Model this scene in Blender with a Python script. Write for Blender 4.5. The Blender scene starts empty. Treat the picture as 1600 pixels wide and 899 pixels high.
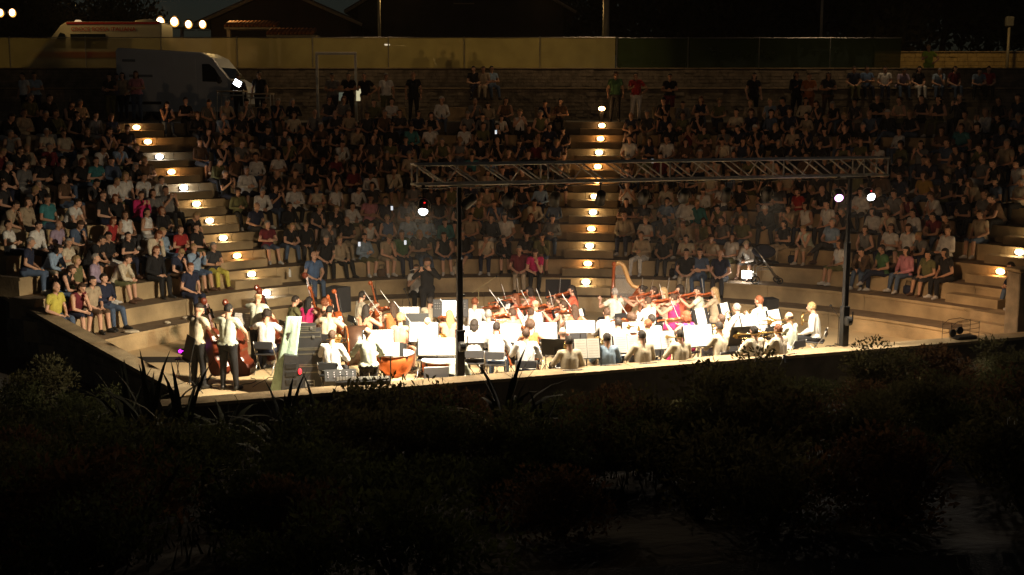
import bpy, math, random
import numpy as np
from mathutils import Vector, Matrix, noise as mnoise
R = math.radians
rnd = random.Random(7)
sc = bpy.context.scene
COL = sc.collection

# ------------------------------------------------------------------ camera, sky, exposure
CAM_H, PITCH, FPX = 5.664, 0.14636, 1900.0
cd = bpy.data.cameras.new('camera'); cam = bpy.data.objects.new('camera', cd); COL.objects.link(cam)
cd.sensor_width = 36.0; cd.lens = 36.0 * FPX / 1600.0
cd.clip_start = 0.1; cd.clip_end = 2000
cam.location = (0, 0, CAM_H); cam.rotation_euler = (math.pi / 2 - PITCH, 0, 0)
sc.camera = cam
w = bpy.data.worlds.new("World"); sc.world = w; w.use_nodes = True
nt = w.node_tree; bg = nt.nodes['Background']
sky = nt.nodes.new('ShaderNodeTexSky'); sky.sky_type = 'NISHITA'; sky.sun_disc = False
sky.sun_elevation = R(12.0); sky.sun_rotation = R(150)
nt.links.new(sky.outputs[0], bg.inputs[0]); bg.inputs[1].default_value = 0.0021
ld = bpy.data.lights.new('moon_light', 'SUN'); ld.energy = 0.002; ld.angle = R(0.5); ld.color = (1, .95, .88)
lo = bpy.data.objects.new('moon_light', ld); COL.objects.link(lo); lo.rotation_euler = (R(60), 0, R(150))
sc.view_settings.view_transform = 'Standard'; sc.view_settings.look = 'None'
sc.view_settings.exposure = 0.0; sc.view_settings.gamma = 1.0; sc.view_settings.use_curve_mapping = False
sc.cycles.max_bounces = 5; sc.cycles.transparent_max_bounces = 8
sc.cycles.sample_clamp_indirect = 2.0

def ray(u, v):
    X, Y = u - 800.0, v - 449.5
    c, s = math.cos(PITCH), math.sin(PITCH)
    return X, FPX * c - Y * s, -Y * c - FPX * s
def at(u, v, z):
    dx, dy, dz = ray(u, v); t = (z - CAM_H) / dz
    return Vector((dx * t, dy * t, z))
def aty(u, v, y):
    dx, dy, dz = ray(u, v); t = y / dy
    return Vector((dx * t, y, CAM_H + dz * t))

# ------------------------------------------------------------------ materials
MATS = {}
def mat(name, col, rough=0.8, metal=0.0, var=0.15, scale=6.0, bump=0.0, bscale=40.0, emit=None, estr=0.0, alpha=None, sheen=0.0):
    if name in MATS: return MATS[name]
    m = bpy.data.materials.new(name); m.use_nodes = True; t = m.node_tree; b = t.nodes['Principled BSDF']
    b.inputs['Roughness'].default_value = rough; b.inputs['Metallic'].default_value = metal
    if var > 0:
        tc = t.nodes.new('ShaderNodeTexCoord'); n = t.nodes.new('ShaderNodeTexNoise'); n.inputs['Scale'].default_value = scale
        n.inputs['Detail'].default_value = 5; t.links.new(tc.outputs['Object'], n.inputs['Vector'])
        r = t.nodes.new('ShaderNodeMapRange'); r.inputs[1].default_value = .3; r.inputs[2].default_value = .7
        r.inputs[3].default_value = 1 - var; r.inputs[4].default_value = 1 + var * .6
        t.links.new(n.outputs['Fac'], r.inputs[0])
        mx = t.nodes.new('ShaderNodeMix'); mx.data_type = 'RGBA'; mx.blend_type = 'MULTIPLY'; mx.inputs[0].default_value = 1
        mx.inputs[6].default_value = (*col, 1); t.links.new(r.outputs[0], mx.inputs[7]); t.links.new(mx.outputs[2], b.inputs['Base Color'])
    else: b.inputs['Base Color'].default_value = (*col, 1)
    if bump > 0:
        tc = t.nodes.new('ShaderNodeTexCoord'); n = t.nodes.new('ShaderNodeTexNoise'); n.inputs['Scale'].default_value = bscale
        n.inputs['Detail'].default_value = 4; t.links.new(tc.outputs['Object'], n.inputs['Vector'])
        bp = t.nodes.new('ShaderNodeBump'); bp.inputs['Strength'].default_value = bump; bp.inputs['Distance'].default_value = .03
        t.links.new(n.outputs['Fac'], bp.inputs['Height']); t.links.new(bp.outputs[0], b.inputs['Normal'])
    if emit:
        b.inputs['Emission Color'].default_value = (*emit, 1); b.inputs['Emission Strength'].default_value = estr
    MATS[name] = m
    return m
def cloth(name, col): return mat('cloth_' + name.replace(' ', '_'), col, .9, var=.22, scale=9, bump=.25, bscale=25)

# ------------------------------------------------------------------ tagging and mesh helpers
def tag(o, label=None, cat=None, group=None, kind=None):
    if label: o['label'] = label
    if cat: o['category'] = cat
    if group: o['group'] = group
    if kind: o['kind'] = kind
    return o
def empty(name, loc=(0, 0, 0), rz=0.0, label=None, cat=None, group=None, scale=1.0):
    o = bpy.data.objects.new(name, None); COL.objects.link(o); o.location = loc; o.rotation_euler = (0, 0, rz)
    o.scale = (scale,) * 3; o.empty_display_size = .1
    return tag(o, label, cat, group)
def link(name, me, parent=None, mats=None, M=None):
    o = bpy.data.objects.new(name, me); COL.objects.link(o)
    if parent is not None: o.parent = parent
    if M is not None: o.matrix_local = M
    if mats is not None:
        for i, m in enumerate(mats):
            if i < len(o.material_slots):
                o.material_slots[i].link = 'OBJECT'; o.material_slots[i].material = m
    return o
class MB:
    def __init__(s): s.v = []; s.f = []; s.m = []; s.cur = 0
    def add(s, vs, fs):
        n = len(s.v); s.v += [tuple(p) for p in vs]; s.f += [tuple(i + n for i in f) for f in fs]; s.m += [s.cur] * len(fs); return s
    def box(s, c, d, M=None, bev=0.0):
        x, y, z = [q / 2 for q in d]
        if bev <= 0:
            vs = [Vector((sx * x, sy * y, sz * z)) for sz in (-1, 1) for sy in (-1, 1) for sx in (-1, 1)]
            fs = [(0, 2, 3, 1), (4, 5, 7, 6), (0, 1, 5, 4), (2, 6, 7, 3), (0, 4, 6, 2), (1, 3, 7, 5)]
        else:
            b = min(bev, x * .9, y * .9, z * .9); pr = [(x, y - b), (x - b, y), (-x + b, y), (-x, y - b), (-x, -y + b), (-x + b, -y), (x - b, -y), (x, -y + b)]
            k = [(1, -z + b), (1, z - b)]; vs = []
            sx, sy = (x - b) / x, (y - b) / y
            for (sc_, zz) in ((0, -z), (1, -z + b), (1, z - b), (0, z)):
                for (px, py) in pr: vs.append(Vector((px if sc_ else px * sx, py if sc_ else py * sy, zz)))
            fs = [tuple(range(7, -1, -1)), tuple(range(24, 32))]
            for r_ in range(3):
                for i in range(8):
                    j = (i + 1) % 8; fs.append((r_ * 8 + i, r_ * 8 + j, r_ * 8 + 8 + j, r_ * 8 + 8 + i))
        if M is not None: vs = [M @ p for p in vs]
        return s.add([p + Vector(c) for p in vs], fs)
    def tube(s, pts, rad, n=8, cap=True):
        pts = [Vector(p) for p in pts]; rads = rad if isinstance(rad, (list, tuple)) else [rad] * len(pts)
        base = len(s.v); rings = []; up = None
        for i, p in enumerate(pts):
            a = pts[max(0, i - 1)]; b = pts[min(len(pts) - 1, i + 1)]; d = (b - a)
            d = d.normalized() if d.length > 1e-9 else Vector((0, 0, 1))
            if up is None:
                up = Vector((0, 0, 1)) if abs(d.z) < .9 else Vector((1, 0, 0))
            x = d.cross(up).normalized(); y = x.cross(d).normalized(); up = y
            rings.append([p + (x * math.cos(2 * math.pi * k / n) + y * math.sin(2 * math.pi * k / n)) * rads[i] for k in range(n)])
        vs = [q for r_ in rings for q in r_]; fs = []
        for i in range(len(pts) - 1):
            for k in range(n):
                l = (k + 1) % n; fs.append((i * n + k, i * n + l, (i + 1) * n + l, (i + 1) * n + k))
        if cap:
            fs.append(tuple(range(n - 1, -1, -1))); fs.append(tuple(range((len(pts) - 1) * n, len(pts) * n)))
        return s.add(vs, fs)
    def lathe(s, prof, c=(0, 0, 0), M=None, n=16, sx=1.0, sy=1.0):
        vs = []; fs = []
        for (r_, z) in prof:
            for k in range(n):
                a = 2 * math.pi * k / n; vs.append(Vector((r_ * math.cos(a) * sx, r_ * math.sin(a) * sy, z)))
        for i in range(len(prof) - 1):
            for k in range(n):
                l = (k + 1) % n; fs.append((i * n + k, i * n + l, (i + 1) * n + l, (i + 1) * n + k))
        fs.append(tuple(range(n - 1, -1, -1))); fs.append(tuple(range((len(prof) - 1) * n, len(prof) * n)))
        if M is not None: vs = [M @ p for p in vs]
        return s.add([p + Vector(c) for p in vs], fs)
    def ell(s, c, r, M=None, n=12, rings=8):
        vs = [Vector((0, 0, -r[2]))]; fs = []
        for i in range(1, rings):
            ph = -math.pi / 2 + math.pi * i / rings
            for k in range(n):
                a = 2 * math.pi * k / n; vs.append(Vector((r[0] * math.cos(ph) * math.cos(a), r[1] * math.cos(ph) * math.sin(a), r[2] * math.sin(ph))))
        vs.append(Vector((0, 0, r[2]))); L = len(vs) - 1
        for k in range(n): fs.append((0, 1 + (k + 1) % n, 1 + k)); fs.append((L, L - n + k, L - n + (k + 1) % n))
        for i in range(rings - 2):
            for k in range(n):
                l = (k + 1) % n; fs.append((1 + i * n + k, 1 + i * n + l, 1 + (i + 1) * n + l, 1 + (i + 1) * n + k))
        if M is not None: vs = [M @ p for p in vs]
        return s.add([p + Vector(c) for p in vs], fs)
    def prism(s, poly, M, th, bevel=0):
        n = len(poly); vs = [M @ Vector((x, y, -th / 2)) for x, y in poly] + [M @ Vector((x, y, th / 2)) for x, y in poly]
        fs = [tuple(range(n - 1, -1, -1)), tuple(range(n, 2 * n))] + [(i, (i + 1) % n, n + (i + 1) % n, n + i) for i in range(n)]
        return s.add(vs, fs)
    def mesh(s, name, mats, smooth=False):
        me = bpy.data.meshes.new(name); me.from_pydata(s.v, [], s.f)
        for m in mats: me.materials.append(m)
        if len(mats) > 1: me.polygons.foreach_set('material_index', s.m)
        if smooth: me.polygons.foreach_set('use_smooth', [True] * len(me.polygons))
        me.update(); return me
    def build(s, name, mats, parent=None, smooth=False, M=None):
        if not isinstance(mats, (list, tuple)): mats = [mats]
        return link(name, s.mesh(name, mats, smooth), parent, None, M)
def copy_tree(o, parent=None, loc=None, rz=None, label=None):
    c = o.copy(); COL.objects.link(c)
    if parent is not None: c.parent = parent
    if loc is not None: c.location = loc
    if rz is not None: c.rotation_euler = (0, 0, rz)
    if label: c['label'] = label
    for ch in list(o.children): copy_tree(ch, c)
    return c
ORD = ['zeroth', 'first', 'second', 'third', 'fourth', 'fifth', 'sixth', 'seventh', 'eighth', 'ninth', 'tenth', 'eleventh', 'twelfth', 'thirteenth',
       'fourteenth', 'fifteenth', 'sixteenth', 'seventeenth', 'eighteenth', 'nineteenth', 'twentieth', 'twenty first', 'twenty second', 'twenty third', 'twenty fourth', 'twenty fifth', 'twenty sixth', 'twenty seventh', 'twenty eighth', 'twenty ninth', 'thirtieth']

M_CONC = mat('pale_stone', (.46, .34, .19), .85, var=.5, scale=1.1, bump=.3, bscale=18)
M_TREAD = mat('brown_shaded_tread', (.22, .155, .095), .9, var=.3, scale=2.5, bump=.4, bscale=30)  # brown tile tone, with grazing-light darkening put into the colour
M_FLOOR = mat('stage_floor', (.56, .42, .24), .75, var=.16, scale=.9, bump=.15, bscale=12)
M_CAP = mat('capping_stone', (.36, .27, .16), .85, var=.4, scale=2.2, bump=.4, bscale=25)
M_WALL = mat('retaining_wall', (.10, .085, .065), .95, var=.4, scale=3, bump=.6, bscale=12)
M_STONE = mat('wall_stone', (.22, .18, .13), .95, var=.45, scale=3.5, bump=.6, bscale=14)
M_MORTAR = mat('mortar', (.10, .085, .065), .95, var=.2)
M_PAVE = mat('concourse_paving', (.12, .11, .09), .9, var=.25, scale=2, bump=.2)
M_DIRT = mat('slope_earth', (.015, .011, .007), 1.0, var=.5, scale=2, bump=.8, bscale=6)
M_ASPH = mat('asphalt', (.036, .034, .032), .95, var=.25, scale=8, bump=.3, bscale=60)
M_BLACK = mat('black_metal', (.018, .018, .019), .5, .3, var=.2)
M_BLACKP = mat('black_plastic', (.02, .02, .022), .55, var=.2, bump=.15, bscale=50)
M_STEEL = mat('brushed_steel', (.5, .49, .47), .35, .9, var=.15, scale=14)
M_ALU = mat('truss_aluminium', (.82, .79, .74), .32, .25, var=.2, scale=12)
M_WHITE = mat('white_paint', (.75, .74, .70), .6, var=.1)
M_PAPER = mat('sheet_paper', (.85, .84, .80), .9, var=.04)
M_WOODR = mat('varnished_red_wood', (.36, .085, .022), .28, var=.35, scale=5)
M_WOODD = mat('dark_wood', (.06, .03, .018), .4, var=.3)
M_BRASS = mat('brass', (.75, .52, .20), .25, .95, var=.1)
M_COPPER = mat('orange_copper', (.75, .20, .055), .3, .6, var=.15)
M_SKIN = [mat('skin_fair', (.72, .42, .29), .6, var=.1, scale=5), mat('skin_tan', (.60, .34, .22), .6, var=.1, scale=5), mat('skin_olive', (.50, .28, .18), .6, var=.1, scale=5)]
M_FACE = mat('eye_and_lip_dark', (.07, .025, .02), .5, var=0)
M_SHOE = {'black': mat('shoe_black', (.015, .014, .013), .5), 'white': mat('shoe_white', (.6, .58, .55), .7), 'brown': mat('shoe_brown', (.10, .05, .03), .6)}
HAIRC = {'black': (.010, .008, .007), 'dark': (.022, .014, .009), 'brown': (.07, .035, .018), 'red': (.20, .06, .02), 'blond': (.42, .28, .13), 'grey': (.34, .31, .28), 'white': (.62, .60, .56), 'bald': (.3, .2, .14)}
M_HAIR = {k: mat('hair_' + k, c, .65, var=.35, scale=22, bump=.6, bscale=60) for k, c in HAIRC.items()}
CL = {'black': (.012, .012, .014), 'navy': (.018, .024, .055), 'charcoal': (.04, .04, .045), 'grey': (.18, .18, .18), 'white': (.78, .77, .74), 'cream': (.66, .58, .44),
      'beige': (.45, .36, .25), 'light blue': (.30, .42, .58), 'blue': (.10, .17, .32), 'denim': (.08, .12, .20), 'teal': (.05, .22, .24), 'green': (.06, .15, .06), 'olive': (.14, .14, .06),
      'yellow': (.62, .55, .10), 'lime': (.42, .60, .07), 'mustard': (.45, .27, .05), 'orange': (.50, .17, .05), 'red': (.40, .03, .03), 'burgundy': (.16, .02, .03), 'pink': (.60, .25, .30),
      'magenta': (.66, .03, .17), 'salmon': (.72, .36, .22), 'lilac': (.38, .30, .42), 'brown': (.12, .07, .04), 'pale green': (.64, .70, .58), 'coral': (.70, .16, .09)}
M_CL = {k: cloth(k, c) for k, c in CL.items()}

# ------------------------------------------------------------------ plan of the theatre
C0 = [33.9094, 0.02112, -3.43567, 1.66778, -2.73119]
D2, TR, ZA, ZB, RS = 0.85808, 0.79707, 0.4092, 0.83521, 0.4354
def cv(x):
    X = x / 10; return C0[0] + C0[1] * X + C0[2] * X**2 + C0[3] * X**3 + C0[4] * X**4
def dcv(x):
    X = x / 10; return (C0[1] + 2 * C0[2] * X + 3 * C0[3] * X**2 + 4 * C0[4] * X**3) / 10
def nrm(s):
    d = dcv(s); L = math.hypot(1, d); return (-d / L, 1 / L)
def off(s, D, z=0.0):
    n = nrm(s); return Vector((s + n[0] * D, cv(s) + n[1] * D, z))
def zk(k): return 0.0 if k <= 0 else (ZA * k if k <= 1 else (ZA + (ZB - ZA) * (k - 1) if k <= 2 else ZB + RS * (k - 2)))
def Dk(k): return 0.0 if k <= 1 else (D2 * (k - 1) if k <= 2 else D2 + TR * (k - 2))
TOP = 12; ZT = zk(TOP)
def foot(x, y):
    s = min((i * .05 for i in range(-260, 300)), key=lambda q: (cv(q) - y)**2 + (q - x)**2)
    for _ in range(5):
        g = dcv(s); s += ((x - s) + (y - cv(s)) * g) / (1 + g * g)
    return s
# a line across the plan: left end wall (cap edge)
WALLZ = 0.70
WA = at(262, 634, WALLZ); WB = at(1640, 523.5, WALLZ)
WDIR = (WB - WA).normalized(); WN = Vector((-WDIR.y, WDIR.x, 0))
LW0 = at(281, 612, 0.42); LW1 = at(0, 458, 1.25)
LWD = (LW1 - LW0); LWH = Vector((LWD.x, LWD.y, 0)).normalized(); LWN = Vector((-LWH.y, LWH.x, 0))
if LWN.y < 0: LWN = -LWN
def behind_left_wall(p, m=.15): return (Vector((p.x, p.y, 0)) - Vector((LW0.x, LW0.y, 0))).dot(LWN) > m
S_MIN = {}
def smin(D):
    s = -11.5
    while s < -6:
        p = off(s, D)
        if behind_left_wall(p, .12) : return s
        s += .02
    return s
AL, AC = -6.09, 2.02
pr = at(1597, 371, zk(5.6)); AR = foot(pr.x, pr.y)
AW = .74      # half width of an aisle
def arc_s(s, D):   # metres travelled per unit s at offset D
    d = dcv(s); L = math.sqrt(1 + d * d); dd = (2 * C0[2] + 6 * C0[3] * s / 10 + 12 * C0[4] * (s / 10)**2) / 100
    kap = -dd / L**3
    return L * (1 + kap * D)
def s_step(s, D, m):
    n = 6
    for _ in range(n): s += (m / n) / arc_s(s, D)
    return s

# ------------------------------------------------------------------ ground, stage, terraces
def sheet(name, poly, z, m):
    b = MB(); b.add([(x, y, z) for x, y in poly], [tuple(range(len(poly)))]); return tag(b.build(name, m), kind='structure')
p0 = WA + WN * .3; p1 = WB + WN * .3
lA = Vector((LW0.x, LW0.y, 0)) + LWN * .12; lB = lA + LWH * 9
sheet('stage_floor', [(p0.x, p0.y), (p1.x + 6 * WDIR.x, p1.y + 6 * WDIR.y), (p1.x + 8, 40), (lB.x, 40), (lB.x, lB.y), (lA.x, lA.y)], 0.0, M_FLOOR)
terr = empty('seating_terrace'); tag(terr, 'curved stone seating terrace of stepped rows facing the stage', kind='structure')
SMAX = 14.2
SR0 = s_step(AR, 0, -AW - .15)
for k in range(1, TOP):
    a, b_ = Dk(k), Dk(k + 1); z0, z1 = zk(k - 1), zk(k)
    s0 = smin(a); s1 = SMAX if k > 2 else (foot(at(1476, 516, ZA).x, at(1476, 516, ZA).y) if k == 1 else foot(at(1534, 486, ZB).x, at(1534, 486, ZB).y))
    nseg = max(4, int((s1 - s0) * arc_s(0, a) / 2.05)); e = .004
    for g in range(nseg):
        sa = s0 + (s1 - s0) * g / nseg + e; sb = s0 + (s1 - s0) * (g + 1) / nseg - e; N = 6; mb = MB(); vs = []; dz = rnd.uniform(-.004, .004)
        for i in range(N + 1):
            s = sa + (sb - sa) * i / N
            vs += [off(s, a + .035, z0 - .05), off(s, a + .035, z1 - .07), off(s, a, z1 - .07), off(s, a, z1 + dz), off(s, b_ + .05, z1 + dz), off(s, b_ + .05, z0 - .05)]
        f_r = []; f_t = []
        for i in range(N):
            o = i * 6
            for j in range(5):
                q = (o + j, o + 6 + j, o + 7 + j, o + 1 + j)
                (f_t if j == 3 else f_r).append(q)
        mb.add(vs, f_r + [(0, 1, 2, 3, 4, 5), tuple(N * 6 + j for j in (5, 4, 3, 2, 1, 0))]); mb.f += f_t; mb.m += [1] * len(f_t)
        mb.build('tier_slab', [M_CONC, M_TREAD], terr)
# aisle half steps: each its own object
def halfstep(sc_, k, hw, parent, D0=None):
    a = Dk(k); z0 = zk(k - 1); h = (zk(k) - z0) / 2; d = (TR if k > 2 else D2) * .5
    N = 8; vs = []; sa = s_step(sc_, a, -hw); sb = s_step(sc_, a, hw)
    for i in range(N + 1):
        s = sa + (sb - sa) * i / N
        vs += [off(s, a - d, z0 - .02), off(s, a - d, z0 + h), off(s, a + .03, z0 + h), off(s, a + .03, z0 - .02)]
    fs = []
    for i in range(N):
        o = i * 4
        for j in range(3): fs.append((o + j, o + 4 + j, o + 5 + j, o + 1 + j))
    fs += [(0, 1, 2, 3), (N * 4 + 3, N * 4 + 2, N * 4 + 1, N * 4)]
    mb = MB(); mb.add(vs, fs); return mb.build('step', M_CONC, parent)
for nm, s_, ks in (('left', AL, range(2, TOP + 1)), ('centre', AC, range(2, TOP + 1)), ('right', AR, range(3, TOP + 1))):
    st = empty('aisle_stairs'); tag(st, {'left': 'stone stairs with lamps climbing between the left and middle seating blocks', 'centre': 'stone stairs with lamps climbing behind the harp through the middle',
        'right': 'stone stairs with lamps at the far right edge of the seating'}[nm], kind='structure')
    for k in ks: halfstep(s_, k, AW, st)
# right stairs down to the stage: full blocks
st = empty('stage_stairs'); tag(st, 'short stone stairs at the right end of the two lowest tiers', kind='structure')
for i in range(4):
    z1 = zk(2) * (i + 1) / 4; Dd = -.15 + i * .27
    sa = s1A = foot(at(1476, 516, ZA).x, at(1476, 516, ZA).y) + .05; sb = sa + 1.35
    vs = []
    for s in (sa, (sa + sb) / 2, sb):
        vs += [off(s, Dd, -.02), off(s, Dd, z1 - .003), off(s, D2 + .5, z1 - .003), off(s, D2 + .5, -.02)]
    fs = [(0, 1, 2, 3), (11, 10, 9, 8)] + [(o + j, o + 4 + j, o + 5 + j, o + 1 + j) for o in (0, 4) for j in range(3)]
    mb = MB(); mb.add(vs, fs); mb.build('step', M_CAP, st)
# stepped concourse
mb = MB(); vs = []; N = 100
for i in range(N + 1):
    s = -11.5 + (SMAX + 11.5) * i / N
    a = off(s, Dk(TOP), ZT); vs += [off(s, Dk(TOP) + .03, zk(TOP - 1) - .05), (a.x, a.y, ZT)]
fs = [(2 * i, 2 * i + 2, 2 * i + 3, 2 * i + 1) for i in range(N)]
top = [(2 * i + 1) for i in range(N + 1)]
vs += [(60, 60, ZT), (-60, 60, ZT)]; 
fs += [(2 * i + 1, 2 * i + 3, len(vs) + i + 1, len(vs) + i) for i in range(N)]
for i in range(N + 1): vs.append((-60 + 120 * i / N, 60, ZT))
mb.add(vs, fs); tag(mb.build('concourse', M_PAVE), kind='structure')
# stage front wall with capping
def wallblock(name, a, b, thick, zb, zt_a, zt_b, m, n, parent=None):
    vs = []
    for p, zt in ((a, zt_a), (b, zt_b)):
        q = p + n * thick
        vs += [(p.x, p.y, zb), (q.x, q.y, zb), (q.x, q.y, zt), (p.x, p.y, zt)]
    mb = MB(); mb.add(vs, [(0, 1, 2, 3), (7, 6, 5, 4), (0, 4, 5, 1), (1, 5, 6, 2), (2, 6, 7, 3), (3, 7, 4, 0)]); return mb.build(name, m, parent)
fw = empty('stage_front_wall', label='long low wall with pale flat capping along the front of the stage', cat='wall'); fw['kind'] = 'structure'
a_ = WA - WDIR * .1; b_ = WB + WDIR * 5
wallblock('wall', a_ + WN * .05, b_ + WN * .05, .36, -1.2, WALLZ - .06, WALLZ - .06, M_WALL, WN, fw)
L = (b_ - a_).length; n = int(L / 1.25)
for i in range(n):
    g = .006; p = a_ + WDIR * (L * i / n + g); q = a_ + WDIR * (L * (i + 1) / n - g); dz = rnd.uniform(-.003, .003)
    wallblock('capping_slab', p, q, .5, WALLZ - .06, WALLZ + dz, WALLZ + dz, M_CAP, WN, fw)
# left stone wall, sloping cap
lw = empty('left_stone_wall', label='dark coursed stone end wall with sloping cap at the left of the stage', cat='wall'); lw['kind'] = 'structure'
A = Vector((LW0.x, LW0.y, 0)); B = A + LWH * 9.0; slope = (LW1.z - LW0.z) / Vector((LWD.x, LWD.y, 0)).length
zA_, zB_ = LW0.z, LW0.z + slope * 9.0
wallblock('wall_core', A + LWN * .03, B + LWN * .03, .25, -1.6, zA_ - .07, zB_ - .07, M_MORTAR, LWN, lw)
for i in range(7):
    p = A + LWH * (9.0 * i / 7 + (.006 if i else -.05)); q = A + LWH * (9.0 * (i + 1) / 7 - .006)
    wallblock('capping_slab', p - LWN * .04, q - LWN * .04, .38, -9, 0, 0, M_CAP, LWN, lw)
    me = lw.children[-1].data if False else COL.objects[-1].data
    for vi, vt in enumerate(me.vertices):
        d = (Vector((vt.co.x, vt.co.y, 0)) - A).dot(LWH); zt = zA_ + slope * d; vt.co.z = zt if vi % 4 >= 2 else zt - .08
cnt = 0
for r_ in range(12):
    z = -1.1 + r_ * .165; x = -rnd.uniform(0, .3)
    while x < 8.6:
        L_ = rnd.uniform(.28, .62)
        if z + .16 < zA_ + slope * max(x, 0) - .09 and x > -.02:
            h_ = .15; p = A + LWH * x; q = A + LWH * (x + L_ - .015); o = rnd.uniform(0, .03)
            wallblock('stone', p - LWN * o, q - LWN * (o + rnd.uniform(-.008, .008)), .05 + o, z, z + h_, z + h_ + rnd.uniform(-.006, .006), M_STONE, LWN, lw); cnt += 1
        x += L_

# foreground slope
def slope_z(x, y):
    yw = WA.y + (x - WA.x) * WDIR.y / WDIR.x
    t = y - yw
    z = -.12 - .19 * t if t < 0 else -.12
    z = min(z, 2.95 + .0 * t)
    if z < 2.85: z += .16 * mnoise.noise(Vector((x * .45, y * .45, 0))) + .06 * mnoise.noise(Vector((x * 1.7, y * 1.7, 3)))
    return z
mb = MB(); NX, NY = 120, 80; vs = []
for j in range(NY + 1):
    for i in range(NX + 1):
        x = -26 + 52 * i / NX; yw = WA.y + (x - WA.x) * WDIR.y / WDIR.x + .15; y = -6 + (yw + 6) * j / NY
        if x < LW0.x: y = -6 + (max(yw, 27) + 6) * j / NY
        vs.append((x, y, slope_z(x, y) if x > LW0.x or y < 27 else .1))
fs = [(j * (NX + 1) + i, j * (NX + 1) + i + 1, (j + 1) * (NX + 1) + i + 1, (j + 1) * (NX + 1) + i) for j in range(NY) for i in range(NX)]
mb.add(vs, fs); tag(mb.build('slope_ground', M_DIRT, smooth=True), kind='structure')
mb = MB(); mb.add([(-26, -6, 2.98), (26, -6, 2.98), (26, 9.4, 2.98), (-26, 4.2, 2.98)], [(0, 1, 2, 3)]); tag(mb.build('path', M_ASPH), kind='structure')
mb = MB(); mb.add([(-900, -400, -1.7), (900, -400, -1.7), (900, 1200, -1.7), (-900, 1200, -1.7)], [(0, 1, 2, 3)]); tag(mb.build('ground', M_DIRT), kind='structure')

# ------------------------------------------------------------------ people
def smoothmesh(prims, voxel, target, name):
    mb = MB()
    for pr_ in prims:
        if pr_[0] == 'E':
            mb.ell(pr_[1], pr_[2], pr_[3], 14, 10)
        else:
            _, a, ra, b, rb = pr_[:5]; a = Vector(a); b = Vector(b); d = b - a; L_ = max(d.length, 1e-4); d = d / L_
            pts = []; rs = []
            for q in (-.97, -.75, -.4): pts.append(a + d * ra * q); rs.append(ra * math.sqrt(1 - q * q))
            pts.append(a); rs.append(ra); pts.append(b); rs.append(rb)
            for q in (.4, .75, .97): pts.append(b + d * rb * q); rs.append(rb * math.sqrt(1 - q * q))
            mb.tube(pts, rs, 10)
    me = mb.mesh(name, []); o = bpy.data.objects.new(name, me); COL.objects.link(o)
    r_ = o.modifiers.new('r', 'REMESH'); r_.mode = 'VOXEL'; r_.voxel_size = voxel
    s_ = o.modifiers.new('s', 'SMOOTH'); s_.iterations = 2; s_.factor = .5
    dg = bpy.context.evaluated_depsgraph_get(); n0 = len(o.evaluated_get(dg).data.polygons) * 2
    d_ = o.modifiers.new('d', 'DECIMATE'); d_.ratio = min(1, target / max(n0, 1))
    dg = bpy.context.evaluated_depsgraph_get(); dg.update()
    out = bpy.data.meshes.new_from_object(o.evaluated_get(dg)); bpy.data.objects.remove(o); bpy.data.meshes.remove(me)
    nv, nf = len(out.vertices), len(out.polygons)
    V = np.empty(nv * 3); out.vertices.foreach_get('co', V); V = V.reshape(-1, 3)
    Nn = np.empty(nv * 3); out.vertices.foreach_get('normal', Nn); Nn = Nn.reshape(-1, 3)
    F = [tuple(p.vertices) for p in out.polygons]
    bpy.data.meshes.remove(out)
    return V, Nn, F
def seg_dist(P, a, ra, b, rb):
    a = np.array(a); b = np.array(b); d = b - a; t = np.clip(((P - a) @ d) / max(d @ d, 1e-8), 0, 1)
    return np.linalg.norm(P - (a + t[:, None] * d), axis=1) - (ra + t * (rb - ra))
def hand_prims(wrist, fwd, side, curl, lab='hand', s=1.0):
    """palm with five fingers; fwd = direction of the hand, side = thumb side, palm normal = fwd x side"""
    f = Vector(fwd).normalized(); sd = Vector(side); sd = (sd - f * sd.dot(f)).normalized(); n = f.cross(sd)
    w_ = Vector(wrist); out = []
    for k in range(4):
        base = w_ + f * .075 * s + sd * (.030 - .020 * k) * s
        out.append(('C', w_ + sd * (.016 - .011 * k) * s, .017 * s, base, .0125 * s, lab))
        L_ = (.042, .048, .044, .034)[k] * s; p = base; dirv = f.copy()
        for j in range(2):
            dirv = (dirv * math.cos(curl) - n * math.sin(curl)).normalized(); q = p + dirv * L_ * (1 if j == 0 else .75)
            out.append(('C', p, .0105 * s, q, .0095 * s, lab)); p = q
    tb = w_ + f * .028 * s + sd * .026 * s; t1 = tb + (sd * .8 + f * .7 - n * .3).normalized() * .04 * s; t2 = t1 + (f * .9 + sd * .3 - n * .4).normalized() * .03 * s
    out += [('C', tb, .015 * s, t1, .0125 * s, lab), ('C', t1, .0125 * s, t2, .0105 * s, lab)]
    return out
POSES = {}
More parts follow.
